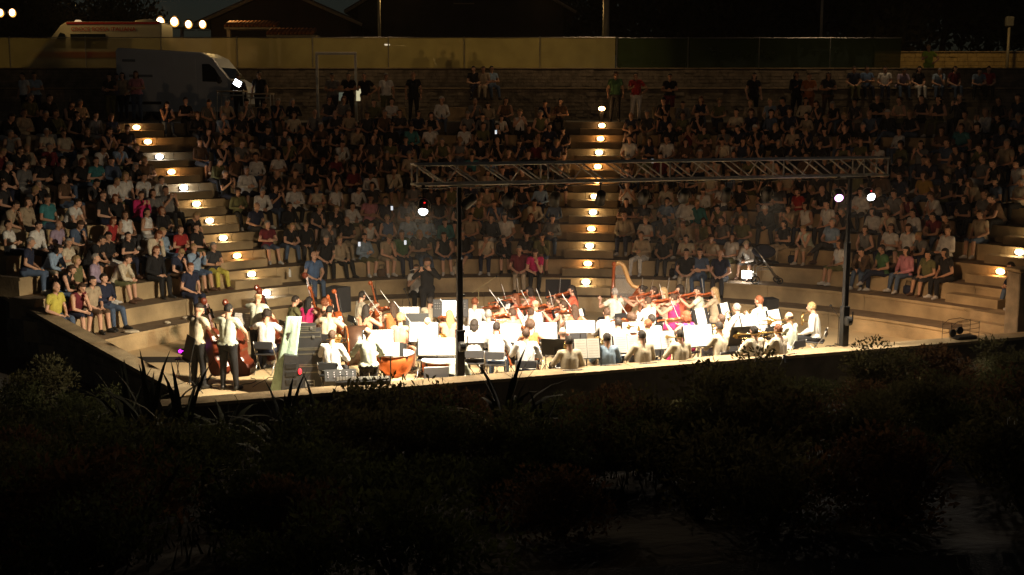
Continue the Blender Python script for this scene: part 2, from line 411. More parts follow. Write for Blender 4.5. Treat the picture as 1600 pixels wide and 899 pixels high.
def make_pose(name, hip=(0, 0, .53), lean=0.0, side=0.0, kneeL=None, kneeR=None, footL=None, footR=None, elL=None, wrL=None, elR=None, wrR=None,
              hl=None, hr=None, curl=.45, yaw=0.0, nod=0.0, stand=False, toes=None):
    """L is the person's left = -x when facing +y"""
    hip = Vector(hip); up = Vector((math.sin(side), math.sin(lean), math.cos(lean))).normalized()
    fw_ = Vector((0, math.cos(lean), -math.sin(lean)))
    rt = Vector((1, 0, 0))
    P = []
    waist = hip + up * .17; chest = hip + up * .36; shz = hip + up * .485; neck = hip + up * .56; headc = hip + up * .705 + fw_ * .03
    HL, HR = hip + Vector((-.095, 0, 0)), hip + Vector((.095, 0, 0))
    SL, SR = shz - rt * .175, shz + rt * .175
    P += [('C', HL, .118, HR, .118, 'pelvis'), ('C', hip + up * .05, .125, waist, .118, 'pelvis'), ('C', hip + up * .10 - rt * .04, .115, chest - rt * .05, .118, 'torso'), ('C', hip + up * .10 + rt * .04, .115, chest + rt * .05, .118, 'torso'),
          ('C', chest - rt * .06, .112, shz - rt * .07 - up * .03, .092, 'torso'), ('C', chest + rt * .06, .112, shz + rt * .07 - up * .03, .092, 'torso'),
          ('C', shz - rt * .15, .062, shz + rt * .15, .062, 'torso'), ('C', shz, .062, neck + up * .05, .052, 'neck')]
    Rh = Matrix.Rotation(yaw, 3, 'Z') @ Matrix.Rotation(-lean * .4 - nod, 3, 'X')
    P += [('E', headc + Rh @ Vector((0, -.012, .012)), (.078, .098, .105), Rh, 'head'), ('E', headc + Rh @ Vector((0, .018, -.055)), (.058, .070, .070), Rh, 'head'),
          ('C', headc + Rh @ Vector((0, .090, .005)), .010, headc + Rh @ Vector((0, .108, -.026)), .014, 'head'),
          ('C', headc + Rh @ Vector((-.04, .075, .022)), .012, headc + Rh @ Vector((.04, .075, .022)), .012, 'head'),
          ('C', headc + Rh @ Vector((-.02, .072, -.062)), .012, headc + Rh @ Vector((.02, .072, -.062)), .012, 'head')]
    for sx in (-1, 1): P.append(('E', headc + Rh @ Vector((sx * .080, -.008, -.008)), (.012, .022, .032), Rh, 'head'))
    for S, E_, W_, hv, sx in ((SL, elL, wrL, hl, -1), (SR, elR, wrR, hr, 1)):
        E_ = Vector(E_); W_ = Vector(W_); mid = E_ + (W_ - E_) * .35
        P += [('C', S, .058, S + (E_ - S) * .5, .049, 'uarm'), ('C', S + (E_ - S) * .5, .049, E_, .040, 'uarm2'), ('C', E_, .040, mid, .041, 'farm'), ('C', mid, .041, W_, .027, 'farm')]
        f = (W_ - E_).normalized() if hv is None else Vector(hv).normalized()
        P += hand_prims(W_, f, Vector((-sx, 0, .25)) if abs(f.x) < .75 else Vector((0, .3, 1)), -curl * sx if True else curl)
    for Hh, K, Fo, sx in ((HL, kneeL, footL, -1), (HR, kneeR, footR, 1)):
        K = Vector(K); Fo = Vector(Fo); cm = K + (Fo - K) * .32
        P += [('C', Hh, .098, Hh + (K - Hh) * .5, .080, 'thigh'), ('C', Hh + (K - Hh) * .5, .080, K, .060, 'thigh2'), ('C', K, .058, cm, .057, 'calf'), ('C', cm, .057, Fo, .038, 'calf')]
        fl = 'footL' if sx < 0 else 'footR'; td = Vector((sx * .25, 1, 0)) if toes is None else Vector(toes)
        td.normalize(); hl_ = Fo - td * .035 + Vector((0, 0, -.042)); tp = Fo + td * .15 + Vector((0, 0, -.055))
        P += [('C', hl_, .036, tp, .030, fl), ('C', Fo, .040, Fo + td * .07 + Vector((0, 0, -.035)), .036, fl)]
    V, Nn, F = smoothmesh(P, .0105, 3600, name)
    cen = np.array([V[list(f)].mean(0) for f in F])
    best = np.full(len(F), 9e9); lab = np.zeros(len(F), int); names = []
    for pr_ in P:
        if pr_[0] == 'E':
            Mi = np.array(pr_[3].transposed()); q = (cen - np.array(pr_[1])) @ Mi.T; d = (np.linalg.norm(q / np.array(pr_[2]), axis=1) - 1) * min(pr_[2]); l_ = pr_[4]
        else: d = seg_dist(cen, pr_[1], pr_[2], pr_[3], pr_[4]); l_ = pr_[5]
        if l_ not in names: names.append(l_)
        mk = d < best; best[mk] = d[mk]; lab[mk] = names.index(l_)
    labn = np.array(names)[lab]
    # body mesh with eyes and mouth
    def mkmesh(nm, Vv, Ff, mats, mi=None):
        me = bpy.data.meshes.new(nm); me.from_pydata([tuple(q) for q in Vv], [], Ff)
        for m in mats: me.materials.append(m)
        if mi is not None: me.polygons.foreach_set('material_index', mi)
        me.polygons.foreach_set('use_smooth', [True] * len(me.polygons)); me.update(); return me
    ex = MB()
    for sx in (-1, 1): ex.ell(headc + Rh @ Vector((sx * .030, .0795, .006)), (.013, .008, .007), Rh, 6, 4)
    ex.ell(headc + Rh @ Vector((0, .0835, -.048)), (.022, .007, .005), Rh, 6, 4)
    nv = len(V); Vb = list(map(tuple, V)) + ex.v; Fb = F + [tuple(i + nv for i in f) for f in ex.f]
    pose = {'hm': Matrix.Translation(headc) @ Rh.to_4x4(), 'shell': {}}
    pose['body'] = mkmesh('body_' + name, Vb, Fb, [M_SKIN[0], M_FACE], [0] * len(F) + [1] * len(ex.f))
    sets = {'short': ('shirt', ('torso', 'uarm')), 'long': ('shirt', ('torso', 'uarm', 'uarm2', 'farm')), 'tank': ('shirt', ('torso',)),
            'trousers': ('trousers', ('pelvis', 'thigh', 'thigh2', 'calf')), 'shorts': ('trousers', ('pelvis', 'thigh', 'thigh2')), 'shoeL': ('shoe', ('footL',)), 'shoeR': ('shoe', ('footR',))}
    for key, (nm, ls) in sets.items():
        sel = np.isin(labn, ls)
        if nm == 'shirt': sel |= (labn == 'pelvis') & (cen[:, 2] > hip.z + .02)
        Fs = [F[i] for i in np.nonzero(sel)[0]]; used = sorted({i for f in Fs for i in f}); mp = {v: i for i, v in enumerate(used)}
        offd = .016 if nm == 'shirt' else (.011 if nm == 'trousers' else .008)
        Vs = V[used] + Nn[used] * offd
        if nm == 'shirt':   # cloth folds
            Vs = Vs + Nn[used] * (np.sin(V[used][:, 2:3] * 55 + V[used][:, 0:1] * 23) * .004)
        pose['shell'][key] = mkmesh(nm + '_' + key + '_' + name, Vs, [tuple(mp[i] for i in f) for f in Fs], [M_CL['white']])
    pose['V'] = V; pose['F'] = F; pose['lab'] = labn; pose['cen'] = cen; pose['hipz'] = hip.z
    POSES[name] = pose
KL, KR, FL, FR = (-.12, .42, .50), (.12, .42, .50), (-.13, .44, .09), (.13, .44, .09)
make_pose('lap', kneeL=KL, kneeR=KR, footL=FL, footR=FR, lean=.12, elL=(-.27, .06, .72), wrL=(-.10, .28, .60), elR=(.27, .06, .72), wrR=(.10, .28, .60))
make_pose('crossed', kneeL=(-.16, .41, .50), kneeR=(.15, .42, .50), footL=(-.20, .46, .09), footR=(.10, .38, .09), lean=-.02, elL=(-.29, .02, .74), wrL=(-.03, .22, .76), elR=(.29, .02, .74), wrR=(.05, .20, .72),
          hl=(1, .1, .0), hr=(-1, .1, .1), yaw=.25)
make_pose('chin', kneeL=KL, kneeR=KR, footL=(-.10, .36, .09), footR=(.14, .48, .09), lean=.45, elL=(-.16, .40, .62), wrL=(-.05, .42, .86), elR=(.25, .30, .68), wrR=(.06, .42, .60), hl=(.1, .05, 1), yaw=-.15, nod=.15)
make_pose('legcross', kneeL=(-.05, .43, .60), kneeR=(.10, .42, .51), footL=(.13, .62, .30), footR=(.12, .40, .09), lean=.02, side=.08, elL=(-.26, .02, .74), wrL=(-.06, .25, .66), elR=(.30, .05, .72), wrR=(.08, .27, .66), yaw=-.3)
make_pose('prop', kneeL=(-.18, .41, .50), kneeR=(.18, .41, .50), footL=(-.22, .42, .09), footR=(.20, .50, .09), lean=.50, elL=(-.25, .36, .66), wrL=(-.06, .44, .60), elR=(.25, .36, .66), wrR=(.06, .46, .60), hl=(.8, .5, -.1), hr=(-.8, .5, -.1), yaw=.1)
make_pose('phone', kneeL=KL, kneeR=KR, footL=FL, footR=FR, lean=.0, elL=(-.24, .12, .76), wrL=(-.08, .33, .98), elR=(.24, .12, .76), wrR=(.08, .33, .98), hl=(.2, .2, 1), hr=(-.2, .2, 1))
HS = (0, 0, .93)
make_pose('stand_arms', hip=HS, stand=True, kneeL=(-.11, .03, .50), kneeR=(.12, .02, .50), footL=(-.12, -.01, .09), footR=(.14, .0, .09), lean=.0, elL=(-.28, .03, 1.15), wrL=(-.04, .22, 1.16), elR=(.28, .03, 1.15), wrR=(.05, .21, 1.12), hl=(1, .1, 0), hr=(-1, .1, .1), yaw=.15)
make_pose('stand_down', hip=HS, stand=True, kneeL=(-.11, .04, .50), kneeR=(.12, -.01, .50), footL=(-.12, .02, .09), footR=(.15, -.05, .09), lean=.03, elL=(-.27, .0, 1.13), wrL=(-.27, .09, .89), elR=(.28, .0, 1.13), wrR=(.26, .10, .89), yaw=-.2)
make_pose('stand_hip', hip=HS, side=.06, stand=True, kneeL=(-.09, .05, .50), kneeR=(.14, -.02, .50), footL=(-.10, .02, .09), footR=(.17, .02, .09), lean=-.02, elL=(-.40, -.04, 1.17), wrL=(-.19, .06, 1.00), elR=(.28, .05, 1.14), wrR=(.20, .25, 1.20), hl=(.7, .5, -.3), yaw=.3)
make_pose('violin', kneeL=(-.17, .40, .50), kneeR=(.17, .40, .50), footL=(-.17, .42, .09), footR=(.19, .36, .09), lean=.05, elL=(-.24, .23, .84), wrL=(-.19, .45, 1.01), elR=(.37, .12, .88), wrR=(.18, .36, .99), hl=(.1, .4, .8), hr=(-.6, .5, -.2), yaw=.35, nod=.15, curl=.8)
make_pose('wind', kneeL=(-.15, .41, .50), kneeR=(.15, .41, .50), footL=(-.17, .38, .09), footR=(.17, .42, .09), lean=.06, elL=(-.30, .14, .78), wrL=(-.05, .32, .92), elR=(.30, .14, .74), wrR=(.04, .34, .80), hl=(.6, .5, .1), hr=(-.6, .5, .1), curl=.8, nod=.12)
make_pose('cello', kneeL=(-.24, .36, .50), kneeR=(.24, .36, .50), footL=(-.26, .38, .09), footR=(.26, .34, .09), lean=.12, elL=(-.36, .16, .93), wrL=(-.14, .30, 1.08), elR=(.40, .18, .80), wrR=(.24, .40, .70), hl=(.4, .1, .7), hr=(-.3, .3, -.7), curl=.8, nod=.2)
make_pose('bass', hip=HS, stand=True, kneeL=(-.12, .03, .50), kneeR=(.13, .03, .50), footL=(-.14, .01, .09), footR=(.17, .0, .09), lean=.10, elL=(-.38, .12, 1.38), wrL=(-.18, .30, 1.48), elR=(.33, .14, 1.18), wrR=(.25, .36, 1.0), hl=(.5, .2, .4), hr=(-.4, .3, -.5), curl=.8, yaw=-.2, nod=.2)
make_pose('flute', hip=HS, stand=True, kneeL=(-.11, .03, .50), kneeR=(.12, .03, .50), footL=(-.12, .05, .09), footR=(.16, -.03, .09), lean=.05, elL=(-.27, .20, 1.24), wrL=(.02, .30, 1.46), elR=(.40, .08, 1.27), wrR=(.28, .26, 1.44), hl=(.4, .3, .5), hr=(-.3, .3, .7), curl=.8, yaw=-.15)
make_pose('drum', hip=HS, stand=True, kneeL=(-.12, .03, .50), kneeR=(.13, .03, .50), footL=(-.14, .01, .09), footR=(.17, .0, .09), lean=.12, elL=(-.33, .12, 1.17), wrL=(-.30, .36, 1.10), elR=(.33, .12, 1.17), wrR=(.27, .36, 1.08), curl=.9, nod=.25)
make_pose('harp', kneeL=(-.20, .40, .50), kneeR=(.22, .38, .50), footL=(-.20, .40, .09), footR=(.22, .36, .09), lean=.05, elL=(-.32, .22, .86), wrL=(-.14, .50, .98), elR=(.34, .18, .84), wrR=(.14, .42, .92), hl=(.4, .7, .2), hr=(-.4, .7, .2), curl=.6)
# hair styles in head space
def hair_mesh(style):
    mb = MB(); n, rg = 18, 12
    big = {'short': (.083, .103, .110), 'long': (.088, .107, .114), 'bob': (.092, .110, .114), 'curly': (.112, .122, .130), 'bun': (.085, .105, .111), 'fringe': (.082, .102, .098), 'cap': (.088, .108, .108)}[style]
    vs = []; fs = []
    for i in range(rg + 1):
        ph = -math.pi * .42 + (math.pi * .92) * i / rg
        for k in range(n):
            a = 2 * math.pi * k / n; x, y, z = big[0] * math.cos(ph) * math.cos(a), big[1] * math.cos(ph) * math.sin(a), big[2] * math.sin(ph)
            d = 1 + (.05 if style != 'curly' else .16) * mnoise.noise(Vector((x * 40, y * 40, z * 40))) if style != 'cap' else 1
            vs.append(Vector((x * d, y * d - .012, z * d + .014)))
    keep = []
    for i in range(rg):
        for k in range(n):
            l = (k + 1) % n; q = (i * n + k, i * n + l, (i + 1) * n + l, (i + 1) * n + k); c = sum((vs[j] for j in q), Vector()) / 4
            face = c.y > .028 and c.z < .062
            low = c.z < -.045
            if style == 'fringe': face = c.y > .02 or c.z > .035
            if style == 'cap': face = c.z < .030; low = False
            if style in ('long', 'bob'): low = False; face = c.y > .032 and c.z < .066
            if not (face or low): keep.append(q)
    mb.add(vs, keep)
    if style == 'long':
        N = 7; vs2 = []
        for i in range(N + 1):
            t = i / N; z = .02 - .36 * t; wv = .088 + .022 * math.sin(t * 3)
            for k in range(9):
                a = math.pi + math.pi * k / 8; vs2.append((wv * math.cos(a) * (1 - .25 * t), -.035 + (.085 - .03 * t) * math.sin(a) * 1.0 + .012 * math.sin(k * 2.1 + t * 7) - .02 * t, z))
        mb.add(vs2, [(i * 9 + k, i * 9 + k + 1, (i + 1) * 9 + k + 1, (i + 1) * 9 + k) for i in range(N) for k in range(8)])
    if style == 'bob':
        mb.ell((-.075, -.02, -.055), (.028, .07, .085)); mb.ell((.075, -.02, -.055), (.028, .07, .085)); mb.ell((0, -.075, -.06), (.075, .04, .09))
    if style == 'bun': mb.ell((0, -.115, .055), (.045, .042, .045))
    if style == 'cap': mb.ell((0, .105, .036), (.062, .062, .010))
    return mb.mesh('hair_' + style, [M_HAIR['dark']], True)
HAIR = {s: hair_mesh(s) for s in ('short', 'long', 'bob', 'curly', 'bun', 'fringe', 'cap')}
PLACED = []
def person(loc, rz, pose, top='white', tops='short', leg='denim', legs='trousers', hair='dark', hs='short', skin=0, shoe='black', label='', cat='person', group=None, scale=1.0, capcol=None):
    P = POSES[pose]
    o = empty('person', loc, rz, label, cat, group, scale)
    link('body', P['body'], o, [M_SKIN[skin], M_FACE])
    link('shirt', P['shell'][tops], o, [M_CL[top]])
    link('trousers', P['shell'][legs], o, [M_CL[leg]])
    link('shoe', P['shell']['shoeL'], o, [M_SHOE[shoe]]); link('shoe', P['shell']['shoeR'], o, [M_SHOE[shoe]])
    if hair != 'bald' or hs == 'fringe':
        link('hair' if hs != 'cap' else 'cap', HAIR[hs], o, [M_HAIR[hair] if not (hs == 'cap' and capcol) else M_CL[capcol]], P['hm'])
    PLACED.append(o)
    return o

# ------------------------------------------------------------------ lamps helper
def lamp(name, kind, loc, power, col, size=.05, target=None, ang=60, blend=.6, parent=None):
    l = bpy.data.lights.new(name, kind); l.energy = power; l.color = col
    l.shadow_soft_size = size
    if kind == 'SPOT': l.spot_size = R(ang); l.spot_blend = blend
    o = bpy.data.objects.new(name, l); COL.objects.link(o); o.location = loc
    if target is not None: o.rotation_euler = (Vector(target) - Vector(loc)).to_track_quat('-Z', 'Y').to_euler()
    return o
def E_MAT(name, col, s): return mat(name, col, .4, var=0, emit=col, estr=s)
WARM, NEUT, COOL = (1.0, .58, .24), (1.0, .80, .52), (.86, .95, 1.0)

# ------------------------------------------------------------------ stair lamps
LC = {'warm': (1.0, .50, .17), 'neutral': (1.0, .72, .38), 'cool': (.92, .94, .95)}
LM = {k: E_MAT('lamp_glow_' + k, v, 22.0) for k, v in LC.items()}
bk = MB(); bk.box((0, .012, 0), (.30, .024, .19), bev=.008); bk_me = bk.mesh('fixture_back', [M_BLACK])
gl = MB(); gl.lathe([(.02, .075), (.075, .068), (.105, .045), (.118, .02), (.118, 0)][::-1], M=Matrix.Rotation(R(90), 4, 'X') @ Matrix.Diagonal((1, .62, 1, 1)), n=16)
gl_me = gl.mesh('glass', [LM['warm']], True)
rm = MB(); rm.box((0, -.075, 0), (.012, .012, .15)); rm.box((0, -.072, 0), (.23, .010, .012)); rm_me = rm.mesh('guard_bar', [M_BLACK])
seqs = {'left': (AL, 'n w n w c n w c n n c'.split(), range(2, 13)), 'middle': (AC, 'c w n w n n n w c w n w'.split(), range(2, 13)), 'right': (AR, 'n w n n w n n w n'.split(), range(3, 12))}
seqs['left'] = (AL, ['cool', 'neutral', 'warm', 'neutral', 'neutral', 'neutral', 'cool', 'warm', 'cool', 'warm', 'warm'], range(2, 13))
seqs['middle'] = (AC, ['neutral', 'warm', 'neutral', 'warm', 'neutral', 'neutral', 'warm', 'warm', 'neutral', 'warm', 'warm'], range(2, 13))
seqs['right'] = (AR, ['warm', 'neutral', 'neutral', 'neutral', 'warm', 'neutral', 'neutral', 'warm', 'warm'], range(4, 10))
for nm, (s_, cols, ks) in seqs.items():
    for i, k in enumerate(ks):
        c = cols[i % len(cols)]; D = Dk(k); z = (zk(k - 1) * .5 + zk(k) * .5) + .10
        p = off(s_, D, z); n = nrm(s_); rz = math.atan2(n[0], -n[1]) + math.pi
        t = empty('stair_lamp', p, rz, '%s glowing oval stair lamp, %s from the bottom of the %s stairs' % ({'warm': 'amber', 'neutral': 'yellow-white', 'cool': 'bluish white'}[c], ORD[i + 1], nm), 'lamp', 'oval bulkhead lamps on the stair risers')
        link('fixture_back', bk_me, t); link('glass', gl_me, t, [LM[c]]); link('guard_bar', rm_me, t)
        q = off(s_, D - .13, z + .0); lamp('stair_lamp_light', 'POINT', q, 5.6 * (.8 + .4 * rnd.random()), LC[c], .05)
# lamp on the concourse edge at the head of the middle stairs
p = aty(940, 170, off(AC, Dk(12) + .9).y)

t = empty('lamp_bollard', (p.x, p.y, ZT), 0, 'short bollard with a bright amber lamp at the head of the middle stairs', 'lamp')
b = MB(); b.box((0, 0, .20), (.14, .14, .40), bev=.01); b.build('post', M_BLACK, t); link('glass', gl_me, t, [LM['warm']], Matrix.Translation((0, -.08, p.z - ZT + .0))); b = MB(); b.box((0, 0, p.z - ZT), (.22, .14, .20), bev=.02); b.build('housing', M_BLACK, t)
lamp('stair_lamp_light', 'POINT', (p.x, p.y - .3, p.z), 5, LC['warm'], .05)
# ------------------------------------------------------------------ spectators
def proj(p):
    c, s = math.cos(PITCH), math.sin(PITCH); z = p[2] - CAM_H
    zc = p[1] * c - z * s; yc = p[1] * s + z * c
    return 800 + FPX * p[0] / zc, 449.5 - FPX * yc / zc
TOPN = {'short': 'short sleeved top', 'long': 'long sleeved top', 'tank': 'sleeveless top'}
cols = ['black'] * 26 + ['charcoal'] * 10 + ['navy'] * 10 + ['white'] * 13 + ['cream'] * 5 + ['beige'] * 6 + ['grey'] * 7 + ['light blue'] * 3 + ['denim'] * 4 + ['teal'] * 1 + ['olive'] * 5 + ['burgundy'] * 4 + ['brown'] * 6 + ['pink'] * 1 + ['lilac'] * 1 + ['red'] * 1
legc = ['black'] * 6 + ['denim'] * 7 + ['navy'] * 4 + ['beige'] * 3 + ['charcoal'] * 4 + ['white'] * 1 + ['olive'] * 2
def rand_look():
    wom = rnd.random() < .52
    hs = rnd.choice(['long', 'long', 'bob', 'bun', 'long', 'curly']) if wom else rnd.choice(['short'] * 7 + ['fringe', 'cap', 'curly'])
    hc = rnd.choice(['dark'] * 5 + ['black'] * 3 + ['brown'] * 5 + ['grey'] * (2 if wom else 4) + ['blond'] * (3 if wom else 1) + ['red'] * (1 if wom else 0) + (['white'] if not wom else []))
    return dict(wom=wom, hs=hs, hair=hc, top=rnd.choice(cols), tops=rnd.choice(['short', 'short', 'long', 'tank'] if wom else ['short', 'short', 'short', 'long']),
                leg=rnd.choice(legc), legs=rnd.choice(['trousers', 'trousers', 'shorts']), skin=rnd.randrange(3), shoe=rnd.choice(['black', 'white', 'brown']), pose=rnd.choice(['lap', 'crossed', 'chin', 'legcross', 'prop', 'lap', 'crossed', 'legcross', 'prop', 'phone' if rnd.random() < .35 else 'chin']))
seats = []
for k in range(3, 13):
    D = Dk(k) + .17
    for blk, lo_, hi_ in (('left', None, s_step(AL, D, -AW - .3)), ('middle', s_step(AL, D, AW + .3), s_step(AC, D, -AW - .3)), ('right', s_step(AC, D, AW + .3), s_step(AR, D, -AW - .3)), ('far right', s_step(AR, D, AW + .3), None)):
        row = []
        if blk == 'left': s = hi_; d = -1
        elif blk == 'far right': s = lo_; d = 1
        else: s = lo_; d = 1
        while True:
            p = off(s, D, zk(k - 1)); u, v = proj(p + Vector((0, 0, 1.3)))
            if blk in ('middle', 'right') and s > hi_: break
            if blk == 'left' and (u < -25 or s < -11 or not behind_left_wall(p, .3)): break
            if blk == 'far right' and (u > 1625 or s > 14): break
            row.append((s, p, u, v)); s = s_step(s, D, d * rnd.choice([.52, .55, .58, .60, .64, .7]))
        if blk == 'right' and k == 3: row = [q for q in row if not (1186 < q[2] < 1283)]
        if blk in ('middle',) and k == 3: row = [q for q in row if q[2] > 455]
        for i, (s, p, u, v) in enumerate(row):
            if rnd.random() < (.04 if k < 10 else .16): continue
            L_ = rand_look(); L_['mir'] = rnd.random() < .5; n = nrm(s)
            if k >= 7 and L_['top'] in ('white', 'cream', 'pink', 'lilac', 'red') and rnd.random() < .45: L_['top'] = rnd.choice(['black', 'charcoal', 'navy', 'brown', 'olive'])
            p = off(s, D + rnd.uniform(-.05, .08), zk(k - 1))
            tw = math.atan2(-(0 - p.x), 28 - p.y); base = math.atan2(n[0], -n[1]); df = (tw - base + math.pi) % (2 * math.pi) - math.pi
            L_.update(p=p, rz=base + max(-.75, min(.75, df * .9)) + rnd.uniform(-.25, .25), u=u, v=v, k=k, blk=blk, i=i, sc=rnd.uniform(.92, 1.02) * (.95 if L_['wom'] else 1.0))
            seats.append(L_)
